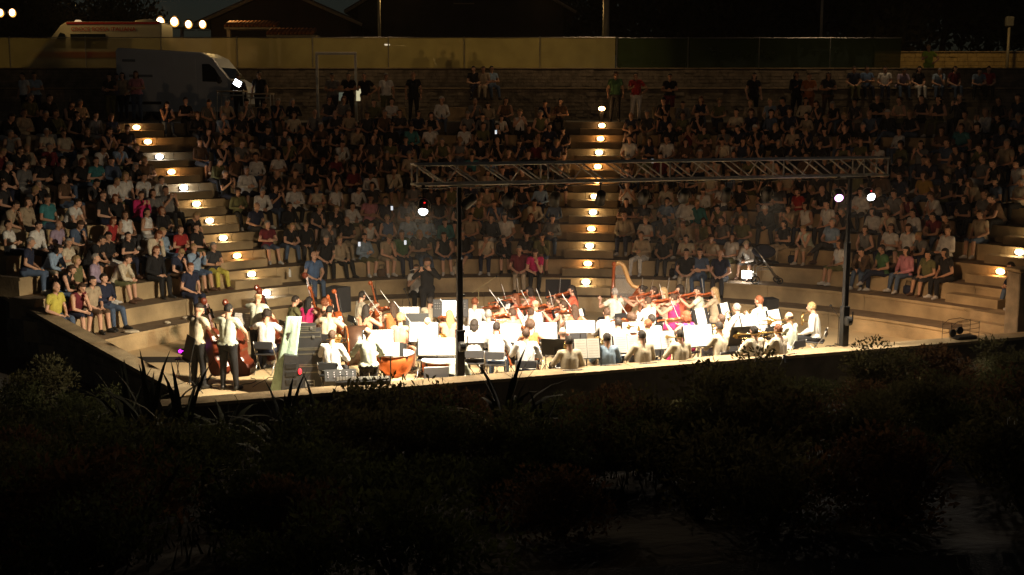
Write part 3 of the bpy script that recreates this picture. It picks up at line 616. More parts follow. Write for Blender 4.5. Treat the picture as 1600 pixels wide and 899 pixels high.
# looks seen in the photograph: head position in it -> what the person there wears
OV = [(143, 394, dict(top='lilac', tops='long', hair='grey', hs='short', wom=0)), (163, 394, dict(top='cream', hair='brown', hs='short', wom=0)), (180, 395, dict(top='black', hair='blond', hs='short', wom=0, pose='chin')),
 (201, 391, dict(top='pink', tops='tank', hair='dark', hs='bun', leg='white', legs='trousers', wom=1, shoe='white')), (226, 391, dict(top='black', hair='red', hs='long', leg='black', legs='trousers', wom=1)),
 (246, 383, dict(top='lime', hair='black', hs='short', leg='black', wom=0, pose='crossed')), (266, 383, dict(top='navy', hair='beige' and 'blond', hs='cap', leg='brown', legs='shorts', wom=0, pose='chin')),
 (291, 383, dict(top='light blue', tops='long', hair='blond', hs='short', leg='denim', wom=0)), (314, 374, dict(top='charcoal', hair='grey', hs='short', leg='yellow', wom=1)),
 (347, 375, dict(top='white', hair='grey', hs='short', leg='navy', legs='trousers', wom=0, pose='lap')), (229, 356, dict(top='cream', hair='red', hs='bob', wom=1)), (252, 353, dict(top='light blue', hair='blond', hs='cap', wom=0)),
 (281, 342, dict(top='red', hair='brown', hs='short', wom=0)), (316, 349, dict(top='black', hair='dark', hs='long', wom=1, leg='olive')), (290, 320, dict(top='black', hair='blond', hs='curly', wom=1)),
 (258, 315, dict(top='black', hair='red', hs='bob', wom=1)), (226, 293, dict(top='magenta', tops='long', hair='brown', hs='short', wom=1)), (174, 297, dict(top='black', hair='red', hs='bob', wom=1)),
 (131, 297, dict(top='white', hair='grey', hs='short', wom=0)), (162, 258, dict(top='white', tops='long', hair='blond', hs='short', wom=0)), (185, 268, dict(top='white', hair='blond', hs='bob', wom=1)),
 (218, 274, dict(top='white', hair='dark', hs='short', wom=0)), (254, 272, dict(top='white', hair='dark', hs='short', wom=0)), (87, 337, dict(top='lilac', hair='white', hs='fringe', wom=0)),
 (173, 329, dict(top='red', hair='red', hs='bob', wom=1)), (191, 331, dict(top='white', hair='brown', hs='bob', wom=1)), (206, 323, dict(top='white', hair='dark', hs='long', wom=1)), (148, 326, dict(top='cream', hair='red', hs='curly', wom=1)),
 (109, 215, dict(top='cream', hair='grey', hs='short', wom=0)), (129, 212, dict(top='white', hair='brown', hs='short', wom=0)), (175, 213, dict(top='light blue', hair='dark', hs='short', wom=0)), (60, 191, dict(top='cream', hair='white', hs='short', wom=1)),
 (370, 258, dict(top='white', tops='long', hair='grey', hs='short', leg='navy', wom=0)), (390, 284, dict(top='white', hair='grey', hs='short', leg='black', wom=0, pose='prop')), (419, 313, dict(top='navy', hair='blond', hs='fringe', wom=0)),
 (444, 340, dict(top='black', hair='blond', hs='bob', wom=1)), (473, 340, dict(top='black', hair='blond', hs='short', wom=1)), (504, 342, dict(top='grey', tops='long', hair='grey', hs='long', wom=1)), (527, 337, dict(top='black', hair='bald', hs='fringe', wom=0)),
 (556, 339, dict(top='white', hair='black', hs='short', wom=0, pose='prop')), (593, 348, dict(top='beige', hair='blond', hs='cap', wom=0, pose='chin')), (616, 334, dict(top='blue', hair='blond', hs='short', wom=0)), (650, 333, dict(top='light blue', tops='long', hair='brown', hs='cap', wom=0, pose='crossed')),
 (470, 365, dict(top='green', tops='long', hair='bald', hs='fringe', wom=0, pose='chin')), (500, 363, dict(top='black', hair='grey', hs='short', wom=0)), (536, 362, dict(top='beige', tops='long', hair='blond', hs='short', wom=1)), (572, 367, dict(top='light blue', tops='long', hair='dark', hs='long', wom=1)),
 (601, 363, dict(top='black', hair='white', hs='short', wom=0, pose='crossed')), (643, 361, dict(top='green', hair='dark', hs='short', wom=0)), (455, 285, dict(top='white', tops='long', hair='dark', hs='short', wom=0)), (482, 287, dict(top='cream', tops='tank', hair='brown', hs='bun', wom=1)), (507, 290, dict(top='white', hair='bald', hs='fringe', wom=0)),
 (535, 291, dict(top='white', tops='long', hair='dark', hs='long', wom=1)), (550, 305, dict(top='white', tops='long', hair='dark', hs='short', wom=0)), (576, 310, dict(top='pink', hair='dark', hs='long', wom=1)), (541, 211, dict(top='white', tops='long', hair='dark', hs='short', wom=0)), (615, 261, dict(top='cream', hair='dark', hs='short', wom=0)),
 (582, 263, dict(top='white', tops='long', hair='dark', hs='short', wom=0)), (695, 335, dict(top='teal', tops='long', hair='dark', hs='long', wom=1)), (721, 338, dict(top='beige', hair='dark', hs='short', wom=0)), (746, 337, dict(top='black', hair='dark', hs='short', wom=0)), (775, 337, dict(top='white', hair='dark', hs='bob', wom=1)),
 (775, 367, dict(top='black', tops='long', hair='dark', hs='short', wom=0)), (805, 356, dict(top='black', hair='dark', hs='short', wom=0, pose='crossed')), (832, 363, dict(top='olive', hair='dark', hs='short', wom=0)), (870, 383, dict(top='white', tops='long', hair='brown', hs='long', leg='light blue', wom=1, pose='legcross')),
 (650, 393, dict(top='white', hair='blond', hs='cap', wom=0)), (688, 392, dict(top='olive', tops='long', hair='dark', hs='short', wom=0, pose='prop')), (717, 385, dict(top='black', tops='long', hair='bald', hs='fringe', leg='black', legs='trousers', wom=0, pose='prop', note='suit')),
 (757, 387, dict(top='white', hair='brown', hs='short', leg='beige', legs='shorts', wom=0, shoe='white')), (958, 370, dict(top='white', tops='long', hair='dark', hs='short', leg='beige', wom=0)), (985, 364, dict(top='beige', hair='brown', hs='short', wom=0, pose='crossed')), (1013, 362, dict(top='black', hair='bald', hs='fringe', wom=0)),
 (1038, 363, dict(top='green', hair='dark', hs='short', wom=0)), (1065, 361, dict(top='cream', hair='dark', hs='short', wom=1)), (1148, 370, dict(top='white', hair='dark', hs='bun', leg='olive', wom=1)), (1166, 372, dict(top='white', hair='blond', hs='cap', legs='shorts', leg='grey', wom=0, pose='prop', shoe='brown', capcol='cream')),
 (1192, 343, dict(top='white', tops='long', hair='dark', hs='short', wom=0)), (1220, 345, dict(top='black', hair='dark', hs='long', wom=1)), (1245, 346, dict(top='pale green', hair='blond', hs='short', wom=1)), (1268, 353, dict(top='orange', hair='brown', hs='short', wom=1)), (1297, 374, dict(top='white', hair='brown', hs='bob', legs='shorts', leg='olive', wom=1)),
 (1322, 376, dict(top='white', tops='long', hair='dark', hs='short', wom=0)), (1380, 380, dict(top='green', hair='dark', hs='short', wom=0, pose='legcross')), (1417, 384, dict(top='pink', tops='long', hair='dark', hs='bob', leg='denim', wom=1, shoe='white')), (1450, 379, dict(top='olive', hair='black', hs='short', leg='charcoal', wom=0)),
 (1484, 384, dict(top='black', hair='dark', hs='bob', leg='black', legs='trousers', shoe='white', wom=1)), (1535, 390, dict(top='navy', hair='dark', hs='short', leg='beige', wom=0, pose='crossed')), (1411, 355, dict(top='white', hair='brown', hs='bob', wom=1)), (1477, 349, dict(top='white', hair='brown', hs='short', wom=0)), (1365, 322, dict(top='white', tops='long', hair='dark', hs='bob', wom=1)),
 (1273, 322, dict(top='white', tops='tank', hair='dark', hs='bob', wom=1)), (1110, 287, dict(top='white', tops='long', hair='dark', hs='long', wom=1)), (1075, 313, dict(top='white', hair='dark', hs='bun', wom=1)), (1100, 312, dict(top='teal', tops='long', hair='blond', hs='short', wom=0)), (1052, 306, dict(top='blue', hair='dark', hs='short', wom=0)), (1476, 303, dict(top='white', hair='brown', hs='short', wom=0)),
 (997, 214, dict(top='white', hair='dark', hs='short', wom=0)), (1050, 215, dict(top='white', hair='dark', hs='short', wom=0)), (1380, 194, dict(top='white', tops='long', hair='dark', hs='short', wom=0)), (1395, 216, dict(top='white', hair='dark', hs='short', wom=0)), (1435, 270, dict(top='mustard', hair='brown', hs='bob', wom=1)), (708, 196, dict(top='white', hair='dark', hs='short', wom=0))]
used = set()
for (u, v, d) in OV:
    bst = None
    for j, s_ in enumerate(seats):
        if j in used: continue
        q = math.hypot((s_['u'] - u), (s_['v'] - v) * 1.4)
        if bst is None or q < bst[0]: bst = (q, j)
    if bst and bst[0] < 26: used.add(bst[1]); seats[bst[1]].update(d); seats[bst[1]]['wom'] = d.get('wom', 0)
seats.sort(key=lambda q: q['p'].y)
N_IND = 215
def age_word(q):
    h = {'bald': 'bald', 'dark': 'dark haired', 'black': 'black haired', 'brown': 'brown haired', 'red': 'red haired', 'blond': 'blond', 'grey': 'grey haired', 'white': 'white haired'}[q['hair']]
    if q['hs'] == 'cap': h = 'capped'
    if q['hs'] == 'fringe': h = 'balding'
    return h + (' woman' if q['wom'] else ' man')
tot = {}
for q in seats:
    AIS = {'left': ('left of the left stairs', ''), 'middle': ('right of the left stairs', ''), 'right': ('right of the middle stairs', ''), 'far right': ('right of the right stairs', '')}[q['blk']]
    q['label'] = '%s in %s top, %s row, %s %s' % (age_word(q), q['top'], ORD[q['k'] - 2].replace(' ', '-'), ORD[min(q['i'] + 1, 30)].replace(' ', '-'), AIS[0])
for q in seats[:N_IND]:
    person(q['p'], q['rz'], q['pose'], q['top'], q['tops'], q['leg'], q['legs'], q['hair'], q['hs'], q['skin'], q['shoe'], q['label'], 'spectator', 'spectators seated on the stone terrace', q['sc'], q.get('capcol')); PLACED[-1].rotation_euler = (rnd.gauss(0, .06), rnd.gauss(0, .06), q['rz'])
    if q['mir']: PLACED[-1].scale = (-q['sc'], q['sc'], q['sc'])
# the rest of the crowd: real bodies joined into one object
palette = [M_SKIN[0], M_SKIN[1], M_SKIN[2]] + list(M_CL.values()) + list(M_HAIR.values()) + list(M_SHOE.values())
pix = {m.name: i for i, m in enumerate(palette)}
BV, BF, BM = [], [], []; nbase = 0
lowc = {}
def low(pose):
    if pose in lowc: return lowc[pose]
    P = POSES[pose]; me = bpy.data.meshes.new('tmp'); me.from_pydata([tuple(q) for q in P['V']], [], P['F']); o = bpy.data.objects.new('tmp', me); COL.objects.link(o)
    d = o.modifiers.new('d', 'DECIMATE'); d.ratio = .30; dg = bpy.context.evaluated_depsgraph_get(); out = bpy.data.meshes.new_from_object(o.evaluated_get(dg))
    V = np.array([v.co[:] for v in out.vertices]); F = [tuple(p.vertices) for p in out.polygons]; bpy.data.objects.remove(o); bpy.data.meshes.remove(me); bpy.data.meshes.remove(out)
    cen = np.array([V[list(f)].mean(0) for f in F]); pc = P['cen']; lab = []
    for c in cen: lab.append(P['lab'][((pc - c)**2).sum(1).argmin()])
    lowc[pose] = (V, F, lab); return lowc[pose]
hairV = {s: (np.array([v.co[:] for v in m.vertices]), [tuple(p.vertices) for p in m.polygons]) for s, m in HAIR.items()}
for q in seats[N_IND:]:
    V, F, lab = low(q['pose']); c, s = math.cos(q['rz']), math.sin(q['rz']); Rm = np.array([[c, -s, 0], [s, c, 0], [0, 0, 1]]) @ np.diag([-1 if q['mir'] else 1, 1, 1]) * q['sc']; pp = np.array(q['p'])
    BV.append(V @ Rm.T + pp)
    sk, tp, lg, sh = 'skin', q['top'], q['leg'], q['shoe']
    ski = q['skin']; tpi = pix[M_CL[tp].name]; lgi = pix[M_CL[lg].name]; shi = pix[M_SHOE[sh].name]
    for f, l in zip(F, lab):
        BF.append(tuple(i + nbase for i in f))
        if l in ('torso',) or (l == 'uarm' and q['tops'] != 'tank') or (l in ('uarm2', 'farm') and q['tops'] == 'long'): BM.append(tpi)
        elif l in ('pelvis', 'thigh', 'thigh2') or (l == 'calf' and q['legs'] == 'trousers'): BM.append(lgi)
        elif l in ('footL', 'footR'): BM.append(shi)
        else: BM.append(ski)
    nbase += len(V)
    hv, hf = hairV[q['hs']]; hm = np.array(POSES[q['pose']]['hm']); hv = hv @ hm[:3, :3].T + hm[:3, 3]
    BV.append(hv @ Rm.T + pp); hi = pix[M_HAIR[q['hair']].name]
    for f in hf: BF.append(tuple(i + nbase for i in f)); BM.append(hi)
    nbase += len(hv)
if BV:
    me = bpy.data.meshes.new('seated_crowd'); me.from_pydata(np.concatenate(BV).tolist(), [], BF)
    for m in palette: me.materials.append(m)
    me.polygons.foreach_set('material_index', BM); me.polygons.foreach_set('use_smooth', [True] * len(BF)); me.update()
    tag(link('seated_crowd', me), 'dim crowd of seated spectators filling the upper rows of the terrace', 'crowd', kind='stuff')

def place_head(u, v, z, pose, rz, sc_=1.0, y=None):
    h = POSES[pose]['hm'].translation; ztop = (h.z + .117) * sc_ + z
    p = at(u, v, ztop); c, s = math.cos(rz), math.sin(rz)
    return Vector((p.x - sc_ * (c * h.x - s * h.y), p.y - sc_ * (s * h.x + c * h.y), z))
# people seated or standing singly: (u, v of head top, floor z, pose, rz, look, label, group)
def solo(u, v, z, pose, rz, label, group=None, cat='person', sc_=1.0, y=None, **k):
    if y is None: p = place_head(u, v, z, pose, rz, sc_)
    else: p = aty(u, v, y); p = Vector((p.x, y, z))
    return person(p, rz, pose, label=label, group=group, cat=cat, scale=sc_, **k)
FACE = math.pi   # towards the stage
def rzn(u, v, z):
    p = at(u, v, z); n = nrm(foot(p.x, p.y)); return math.atan2(n[0], -n[1])
def onA(u, v, lvl, pose, label, **k):     # sits on the edge of tier lvl
    z = zk(lvl - 1); s = min((i * .04 for i in range(-270, 290)), key=lambda t: abs(proj(off(t, Dk(lvl) + .1, z + 1.25))[0] - u)); n = nrm(s); rz = math.atan2(n[0], -n[1]); q = off(s, Dk(lvl) + .17, z)
    return person(q, rz, pose, label=label, cat='spectator', group='spectators seated on the two lowest tiers', **k)
onA(297, 447, 2, 'lap', 'woman in dark navy top seated low behind the leftmost bass players', top='navy', hair='red', hs='bun', leg='navy', tops='short')
onA(88, 443, 2, 'lap', 'balding man in bright yellow T-shirt and jeans seated nearest the left wall', top='yellow', hair='white', hs='fringe', leg='denim')
onA(117, 436, 2, 'chin', 'brown haired woman in dark red top beside the man in yellow', top='burgundy', tops='tank', hair='brown', hs='long', leg='navy', legs='shorts')
onA(143, 440, 2, 'lap', 'woman in beige top and shorts two places right of the man in yellow', top='beige', hair='dark', hs='long', leg='brown', legs='shorts')
onA(166, 440, 2, 'crossed', 'person in navy cardigan and jeans three places right of the man in yellow', top='navy', tops='long', hair='dark', hs='short', leg='denim')
onA(490, 398, 2, 'lap', 'bald man in blue polo and jeans beside the bottom of the left stairs', top='blue', hair='bald', hs='fringe', leg='denim', scale=1.0)
onA(651, 421, 1, 'phone', 'woman in white T-shirt crouched behind the standing flautist', top='white', hair='brown', hs='bun', leg='black')
onA(812, 421, 2, 'lap', 'grey haired person in dark red top left of the pair behind the violins', top='burgundy', hair='grey', hs='short', leg='beige')
onA(836, 420, 2, 'chin', 'woman in raspberry top resting chin on hand behind the violins', top='magenta', hair='brown', hs='bob', leg='black', tops='short')
onA(1073, 418, 2, 'lap', 'man in black top seated low behind the violins, left of a man in blue', top='black', hair='dark', hs='short', leg='beige')
onA(1094, 424, 2, 'crossed', 'man in grey-blue top seated between two dark clothed people behind violins', top='denim', hair='dark', hs='short', leg='denim')
onA(1127, 421, 2, 'lap', 'large man in navy polo seated low, left of the white floodlight', top='navy', hair='bald', hs='fringe', leg='charcoal')
# standing at the back
SB = 'people standing on the concourse behind the seats'
for (u, v, y, pose, rz, top, tops, leg, hair, hs, lab) in [
    (35, 83, 44.5, 'stand_down', 2.6, 'white', 'short', 'black', 'dark', 'short', 'man in white shirt standing far left above the left block'),
    (52, 91, 44.9, 'stand_arms', 3.4, 'light blue', 'short', 'navy', 'dark', 'short', 'person in pale blue top beside the man in white at far left'),
    (170, 98, 44.0, 'stand_arms', 3.0, 'charcoal', 'short', 'olive', 'dark', 'short', 'man in dark grey top leftmost of the group before the blue-grey van'),
    (181, 95, 44.6, 'stand_down', 3.5, 'lilac', 'short', 'black', 'black', 'short', 'taller person in pale lilac top among the group before the van'),
    (192, 100, 43.8, 'stand_hip', 2.9, 'beige', 'short', 'navy', 'dark', 'bob', 'woman in beige top in the group before the van'),
    (212, 104, 43.6, 'stand_arms', 3.1, 'pink', 'short', 'denim', 'brown', 'long', 'woman in pale pink top with long hair before the van'),
    (372, 102, 44.8, 'stand_down', 3.2, 'black', 'long', 'black', 'dark', 'short', 'person in black standing at the nose of the van'),
    (405, 101, 44.2, 'stand_down', 3.0, 'black', 'short', 'black', 'dark', 'short', 'person in black standing right of the floodlit table frame'),
    (519, 105, 43.6, 'stand_arms', 3.1, 'grey', 'short', 'charcoal', 'dark', 'short', 'man in grey top standing inside the white gateway frame'),
    (544, 103, 43.9, 'stand_arms', 3.2, 'black', 'short', 'black', 'black', 'short', 'person in black with folded arms at the right side of the gateway'),
    (571, 107, 43.7, 'stand_hip', 3.0, 'black', 'short', 'beige', 'dark', 'short', 'man in black top standing just right of the gateway frame'),
    (603, 109, 43.5, 'stand_down', 3.2, 'white', 'short', 'olive', 'grey', 'short', 'man in pale shirt standing alone above the middle block'),
    (646, 110, 43.3, 'stand_down', 3.1, 'black', 'short', 'black', 'bald', 'fringe', 'bald man all in black standing above the middle block'),
    (962, 109, 43.4, 'stand_down', 3.1, 'green', 'short', 'black', 'brown', 'short', 'man in dark green top standing near the head of the middle stairs'),
    (995, 105, 43.9, 'stand_hip', 3.2, 'red', 'short', 'white', 'dark', 'short', 'person in bright red top and white trousers at the back'),
    (1047, 103, 44.1, 'stand_arms', 3.0, 'black', 'short', 'burgundy', 'dark', 'short', 'person in black with folded arms right of the one in red'),
    (1178, 112, 44.4, 'stand_down', 3.3, 'black', 'short', 'black', 'black', 'bob', 'woman in black dress standing alone above the right block'),
    (1246, 112, 44.3, 'stand_hip', 3.4, 'black', 'long', 'black', 'black', 'long', 'black haired woman in black beside one in orange dress'),
    (1265, 104, 44.2, 'stand_arms', 3.1, 'orange', 'short', 'orange', 'brown', 'short', 'person in orange dress standing at the back right'),
    (1295, 108, 44.5, 'stand_arms', 2.9, 'charcoal', 'short', 'brown', 'dark', 'bob', 'woman in dark grey right of the person in orange')]:
    p = aty(u, v + 3, y); person(Vector((p.x, y, ZT)), rz, pose, top, tops, leg, 'trousers', hair, hs, rnd.randrange(3), 'black', lab, 'person', SB, rnd.uniform(.97, 1.02))
# ledge behind the concourse: people sit on it at right and centre
LY, LZ = 49.0, 6.43
for (u, pose, top, hair, hs, lab) in [(742, 'legcross', 'black', 'dark', 'short', 'person in black seated on the back ledge, leftmost of a trio'), (756, 'lap', 'beige', 'brown', 'short', 'person in beige seated in the middle of the trio on the back ledge'),
    (768, 'crossed', 'light blue', 'black', 'short', 'person in pale blue seated on the back ledge, rightmost of the trio'), (1335, 'lap', 'navy', 'dark', 'short', 'person in navy leftmost on the back ledge at right'), (1356, 'crossed', 'blue', 'dark', 'short', 'person in blue second from left on the back ledge at right'),
    (1384, 'lap', 'white', 'dark', 'short', 'person in white third from left on the back ledge at right'), (1409, 'prop', 'lilac', 'dark', 'short', 'person in lilac fourth from left on the back ledge at right'), (1436, 'lap', 'black', 'black', 'long', 'long haired person in black below the lime shirt on the back ledge'),
    (1468, 'chin', 'light blue', 'grey', 'short', 'grey haired person in pale blue right of the lime shirt on the ledge'), (1492, 'lap', 'burgundy', 'dark', 'long', 'long haired person in dark red on the back ledge at right'), (1530, 'prop', 'light blue', 'dark', 'short', 'person in pale blue leaning forward, second from right on the ledge'),
    (1546, 'lap', 'red', 'black', 'short', 'person in red rightmost on the back ledge')]:
    p = aty(u, 106, LY + .1); person(Vector((p.x, LY + .2, LZ - .45)), math.pi + rnd.uniform(-.3, .3), pose, top, 'short', rnd.choice(legc), 'trousers', hair, hs, rnd.randrange(3), 'black', lab, 'spectator', 'people seated on the ledge below the back wall')
p = aty(1450, 76, 52.2); person(Vector((p.x, 52.0, 6.55)), 3.0, 'stand_hip', 'lime', 'short', 'lime', 'trousers', 'blond', 'short', 0, 'black', 'person in bright lime top standing before the ochre wall at the back', 'person')

# ------------------------------------------------------------------ orchestra
def violin_outline(L=.36, W=.21):
    pts = []; half = [(0, 0), (.32, .0), (.46, .06), (.50, .16), (.46, .26), (.34, .33), (.28, .42), (.30, .52), (.38, .58), (.405, .70), (.37, .84), (.24, .96), (.08, 1.0)]
    for x, y in half: pts.append((x * W / .5 * 1.0, (y - .5) * L))
    for x, y in reversed(half[1:]): pts.append((-x * W / .5, (y - .5) * L))
    return pts
def fiddle_meshes(L, W, th, neck, nm):
    b = MB(); o = violin_outline(L, W); o2 = [(x * .93, y * .95) for x, y in o]
    n = len(o)
    vs = [(x, y, 0) for x, y in o] + [(x, y, th) for x, y in o] + [(x, y, th * 1.18) for x, y in o2] + [(x, y, -th * .18) for x, y in o2]
    fs = [(i, (i + 1) % n, n + (i + 1) % n, n + i) for i in range(n)] + [(n + i, n + (i + 1) % n, 2 * n + (i + 1) % n, 2 * n + i) for i in range(n)] + [(3 * n + i, 3 * n + (i + 1) % n, (i + 1) % n, i) for i in range(n)]
    fs += [tuple(range(2 * n, 3 * n)), tuple(range(4 * n - 1, 3 * n - 1, -1))]; b.add(vs, fs)
    k = MB(); s = L / .36; k.box((0, L * .5 + neck * .45, th * .9), (.025 * s ** .6, neck * 1.1, .022 * s ** .6)); k.ell((0, L * .5 + neck + .01 * s, th * .7), (.02 * s, .028 * s, .028 * s), None, 10, 8)
    for i in range(4): k.tube([(-.035 * s ** .8, L * .5 + neck * .85 - i * .018 * s, th * .9), (.035 * s ** .8, L * .5 + neck * .85 - i * .018 * s, th * .9)], .004 * s ** .7, 5)
    f = MB(); f.box((0, L * .22 + neck * .35, th * 1.18 + .012 * s), (.030 * s ** .6, L * .56 + neck * .7, .008)); f.box((0, -.06 * L, th * 1.2 + .014 * s), (.06 * s, .006, .03 * s)); f.prism([(-.012 * s, -.48 * L), (.012 * s, -.48 * L), (.025 * s, -.2 * L), (-.025 * s, -.2 * L)], Matrix.Translation((0, 0, th * 1.2 + .02 * s)), .008)
    for i in range(4): f.tube([((i - 1.5) * .008 * s, -.22 * L, th * 1.3 + .025 * s), ((i - 1.5) * .005 * s, L * .5 + neck * .9, th * 1.1 + .01)], .0012 * s, 4)
    wd = mat('dark_red_wood', (.12, .024, .010), .3, var=.35, scale=4) if nm == 'bass' else M_WOODR
    return b.mesh('soundbox_' + nm, [wd]), k.mesh('neck_' + nm, [wd]), f.mesh('fingerboard_' + nm, [M_BLACK])
FID = {'violin': fiddle_meshes(.36, .105, .034, .20, 'violin'), 'cello': fiddle_meshes(.75, .22, .12, .45, 'cello'), 'bass': fiddle_meshes(1.0, .27, .18, .54, 'bass')}
bw = MB(); bw.tube([(0, 0, 0), (0, .35, .012), (0, .72, 0)], .0055, 6); bow_stick = bw.mesh('stick', [M_WOODD])
bw = MB(); bw.box((0, .34, -.018), (.012, .66, .003)); bow_hair = bw.mesh('bow_hair', [M_PAPER])
def axes(origin, ydir, zdir):
    y = Vector(ydir).normalized(); z = Vector(zdir); z = (z - y * z.dot(y)).normalized(); x = y.cross(z)
    m = Matrix((x, y, z)).transposed().to_4x4(); m.translation = origin; return m
def wmat(p, rz, M): return Matrix.Translation(p) @ Matrix.Rotation(rz, 4, 'Z') @ M
def thing(name, M, label, cat, group=None):
    o = empty(name, label=label, cat=cat, group=group); o.matrix_world = M; return o
def fiddle(kind, p, rz, M, who):
    nm = {'violin': 'violin', 'cello': 'cello', 'bass': 'double_bass'}[kind]; txt = {'violin': 'red-brown violin', 'cello': 'red-brown cello', 'bass': 'dark red double bass'}[kind]
    o = thing(nm, wmat(p, rz, M), '%s of %s' % (txt, who), {'bass': 'double bass'}.get(kind, kind), {'violin': 'violins of the orchestra', 'cello': 'cellos of the orchestra', 'bass': 'double basses of the orchestra'}[kind])
    for n_, me in zip(('soundbox', 'neck', 'fingerboard'), FID[kind]): link(n_, me, o)
def bow(p, rz, a, b, who, s=1.0):
    a = Vector(a); b = Vector(b); o = thing('bow', wmat(p, rz, axes(a, b - a, (0, 1, .3))), 'bow of %s' % who, 'bow', 'bows of the string players'); link('stick', bow_stick, o); link('bow_hair', bow_hair, o)
def horn_bell(mb, path, r0, r1):
    n = len(path); mb.tube(path, [r0 + (r1 - r0) * (i / (n - 1))**3 for i in range(n)], 12, cap=False)
def instrument(kind, p, rz, who):
    if kind == 'violin':
        fiddle('violin', p, rz, axes((-.13, .27, 1.095), (-.22, .55, -.10), (.5, -.1, .85)), who); bow(p, rz, (.19, .41, 1.0), (-.20, .33, 1.52), who)
    elif kind == 'viola': instrument('violin', p, rz, who)
    elif kind == 'cello':
        fiddle('cello', p, rz, axes((.0, .37, .62), (-.16, -.14, 1), (0, .99, .14)), who); bow(p, rz, (.28, .45, .68), (-.38, .52, .72), who)
    elif kind == 'bass':
        fiddle('bass', p, rz, axes((-.05, .42, .66), (-.22, -.10, 1), (.25, .95, .0)), who); bow(p, rz, (.27, .44, .95), (-.35, .62, .98), who)
    elif kind == 'trumpet':
        o = thing('trumpet', wmat(p, rz, Matrix.Identity(4)), 'brass trumpet held by %s' % who, 'trumpet'); b = MB(); horn_bell(b, [(0, .20, 1.14), (0, .40, 1.10), (0, .55, 1.07), (0, .64, 1.05), (0, .68, 1.045)], .007, .060); b.build('bell', M_BRASS, o, True)
        b = MB(); b.tube([(0, .24, 1.10), (.0, .24, 1.04), (0, .46, 1.0), (0, .46, 1.06)], .008, 8); [b.tube([(0, .32 + .03 * i, 1.0), (0, .32 + .03 * i, 1.12)], .011, 8) for i in range(3)]; b.build('valves', M_BRASS, o, True)
    elif kind == 'trombone':
        o = thing('trombone', wmat(p, rz, Matrix.Identity(4)), 'brass trombone held by %s' % who, 'trombone'); b = MB(); horn_bell(b, [(-.06, -.15, 1.16), (-.06, .15, 1.12), (-.06, .35, 1.09), (-.06, .48, 1.07), (-.06, .54, 1.06)], .008, .10); b.build('bell', M_BRASS, o, True)
        b = MB(); b.tube([(0, .18, 1.12), (0, .95, .98), (0, .97, .90), (0, .20, 1.02)], .008, 8); b.build('slide', M_BRASS, o, True)
    elif kind == 'horn':
        o = thing('french_horn', wmat(p, rz, Matrix.Identity(4)), 'golden horn of %s' % who, 'horn'); b = MB(); horn_bell(b, [(.05, .30, .86), (.13, .25, .84), (.20, .16, .84), (.26, .06, .84), (.29, .0, .84)], .012, .15); b.build('bell', M_BRASS, o, True)
        b = MB(); b.tube([(.16 * math.cos(a) * .9 + .02, .30, .92 + .15 * math.sin(a)) for a in [i * math.pi / 9 for i in range(19)]], .012, 8); b.tube([(.0, .18, 1.10), (-.06, .28, 1.02), (-.10, .3, .95)], .007, 6); b.build('coil', M_BRASS, o, True)
    elif kind in ('clarinet', 'oboe', 'bassoon'):
        o = thing(kind, wmat(p, rz, Matrix.Identity(4)), '%s %s held by %s' % ('dark' if kind != 'bassoon' else 'dark red', kind, who), kind); L_ = 1.0 if kind != 'bassoon' else 1.6
        b = MB(); a = Vector((0, .19, 1.11)); e = Vector((0, .42, .55)) if kind != 'bassoon' else Vector((.30, .15, .35))
        if kind == 'bassoon': a = Vector((-.12, .32, 1.45))
        ps = [a + (e - a) * t for t in (0, .1, .5, .9, 1)]; b.tube(ps, [.009, .013, .014, .017, .032], 10); b.build('tube', M_BLACK if kind != 'bassoon' else M_WOODR, o, True)
        b = MB(); 
        for t in (.2, .3, .4, .5, .6, .7): q = a + (e - a) * t; b.ell((q.x + .012, q.y, q.z), (.008, .006, .008), None, 6, 4)
        b.build('keywork', M_STEEL, o)
    elif kind == 'flute':
        o = thing('flute', wmat(p, rz, Matrix.Identity(4)), 'silver flute held by %s' % who, 'flute'); z = 1.60 if 'soloist' in who else 1.10
        b = MB(); b.tube([(-.05, .15, z), (.30, .22, z - .05), (.58, .27, z - .10)], .010, 8); b.build('tube', M_STEEL, o, True); b = MB(); [b.ell((.12 + .05 * i, .185 + .009 * i, z - .01 - .007 * i), (.012, .01, .008), None, 6, 4) for i in range(7)]; b.build('keywork', M_STEEL, o)
# folding chair
def chair_parts():
    out = []
    b = MB(); b.box((0, .02, .43), (.42, .40, .035), bev=.012); out.append(('seat', b.mesh('chair_seat', [M_BLACKP])))
    b = MB(); b.box((0, -.22, .64), (.40, .03, .16), Matrix.Rotation(R(-10), 4, 'X'), bev=.012); out.append(('backrest', b.mesh('chair_back', [M_BLACKP])))
    for sx in (-1, 1):
        b = MB(); b.tube([(sx * .21, .24, .01), (sx * .21, -.17, .55), (sx * .21, -.235, .72)], .011, 8); out.append(('front_leg', b.mesh('chair_front_leg', [M_STEEL], True)))
        b = MB(); b.tube([(sx * .19, -.30, .01), (sx * .19, .18, .42)], .010, 8); out.append(('rear_leg', b.mesh('chair_rear_leg', [M_STEEL], True)))
    return out
CH = chair_parts()
def chair(p, rz, who):
    q = Matrix.Rotation(rz, 4, 'Z') @ Vector((0, -.02, 0)); o = empty('folding_chair', p + q, rz, 'black folding chair under %s' % who, 'chair', 'folding chairs of the orchestra')
    for n_, me in CH: link(n_, me, o)
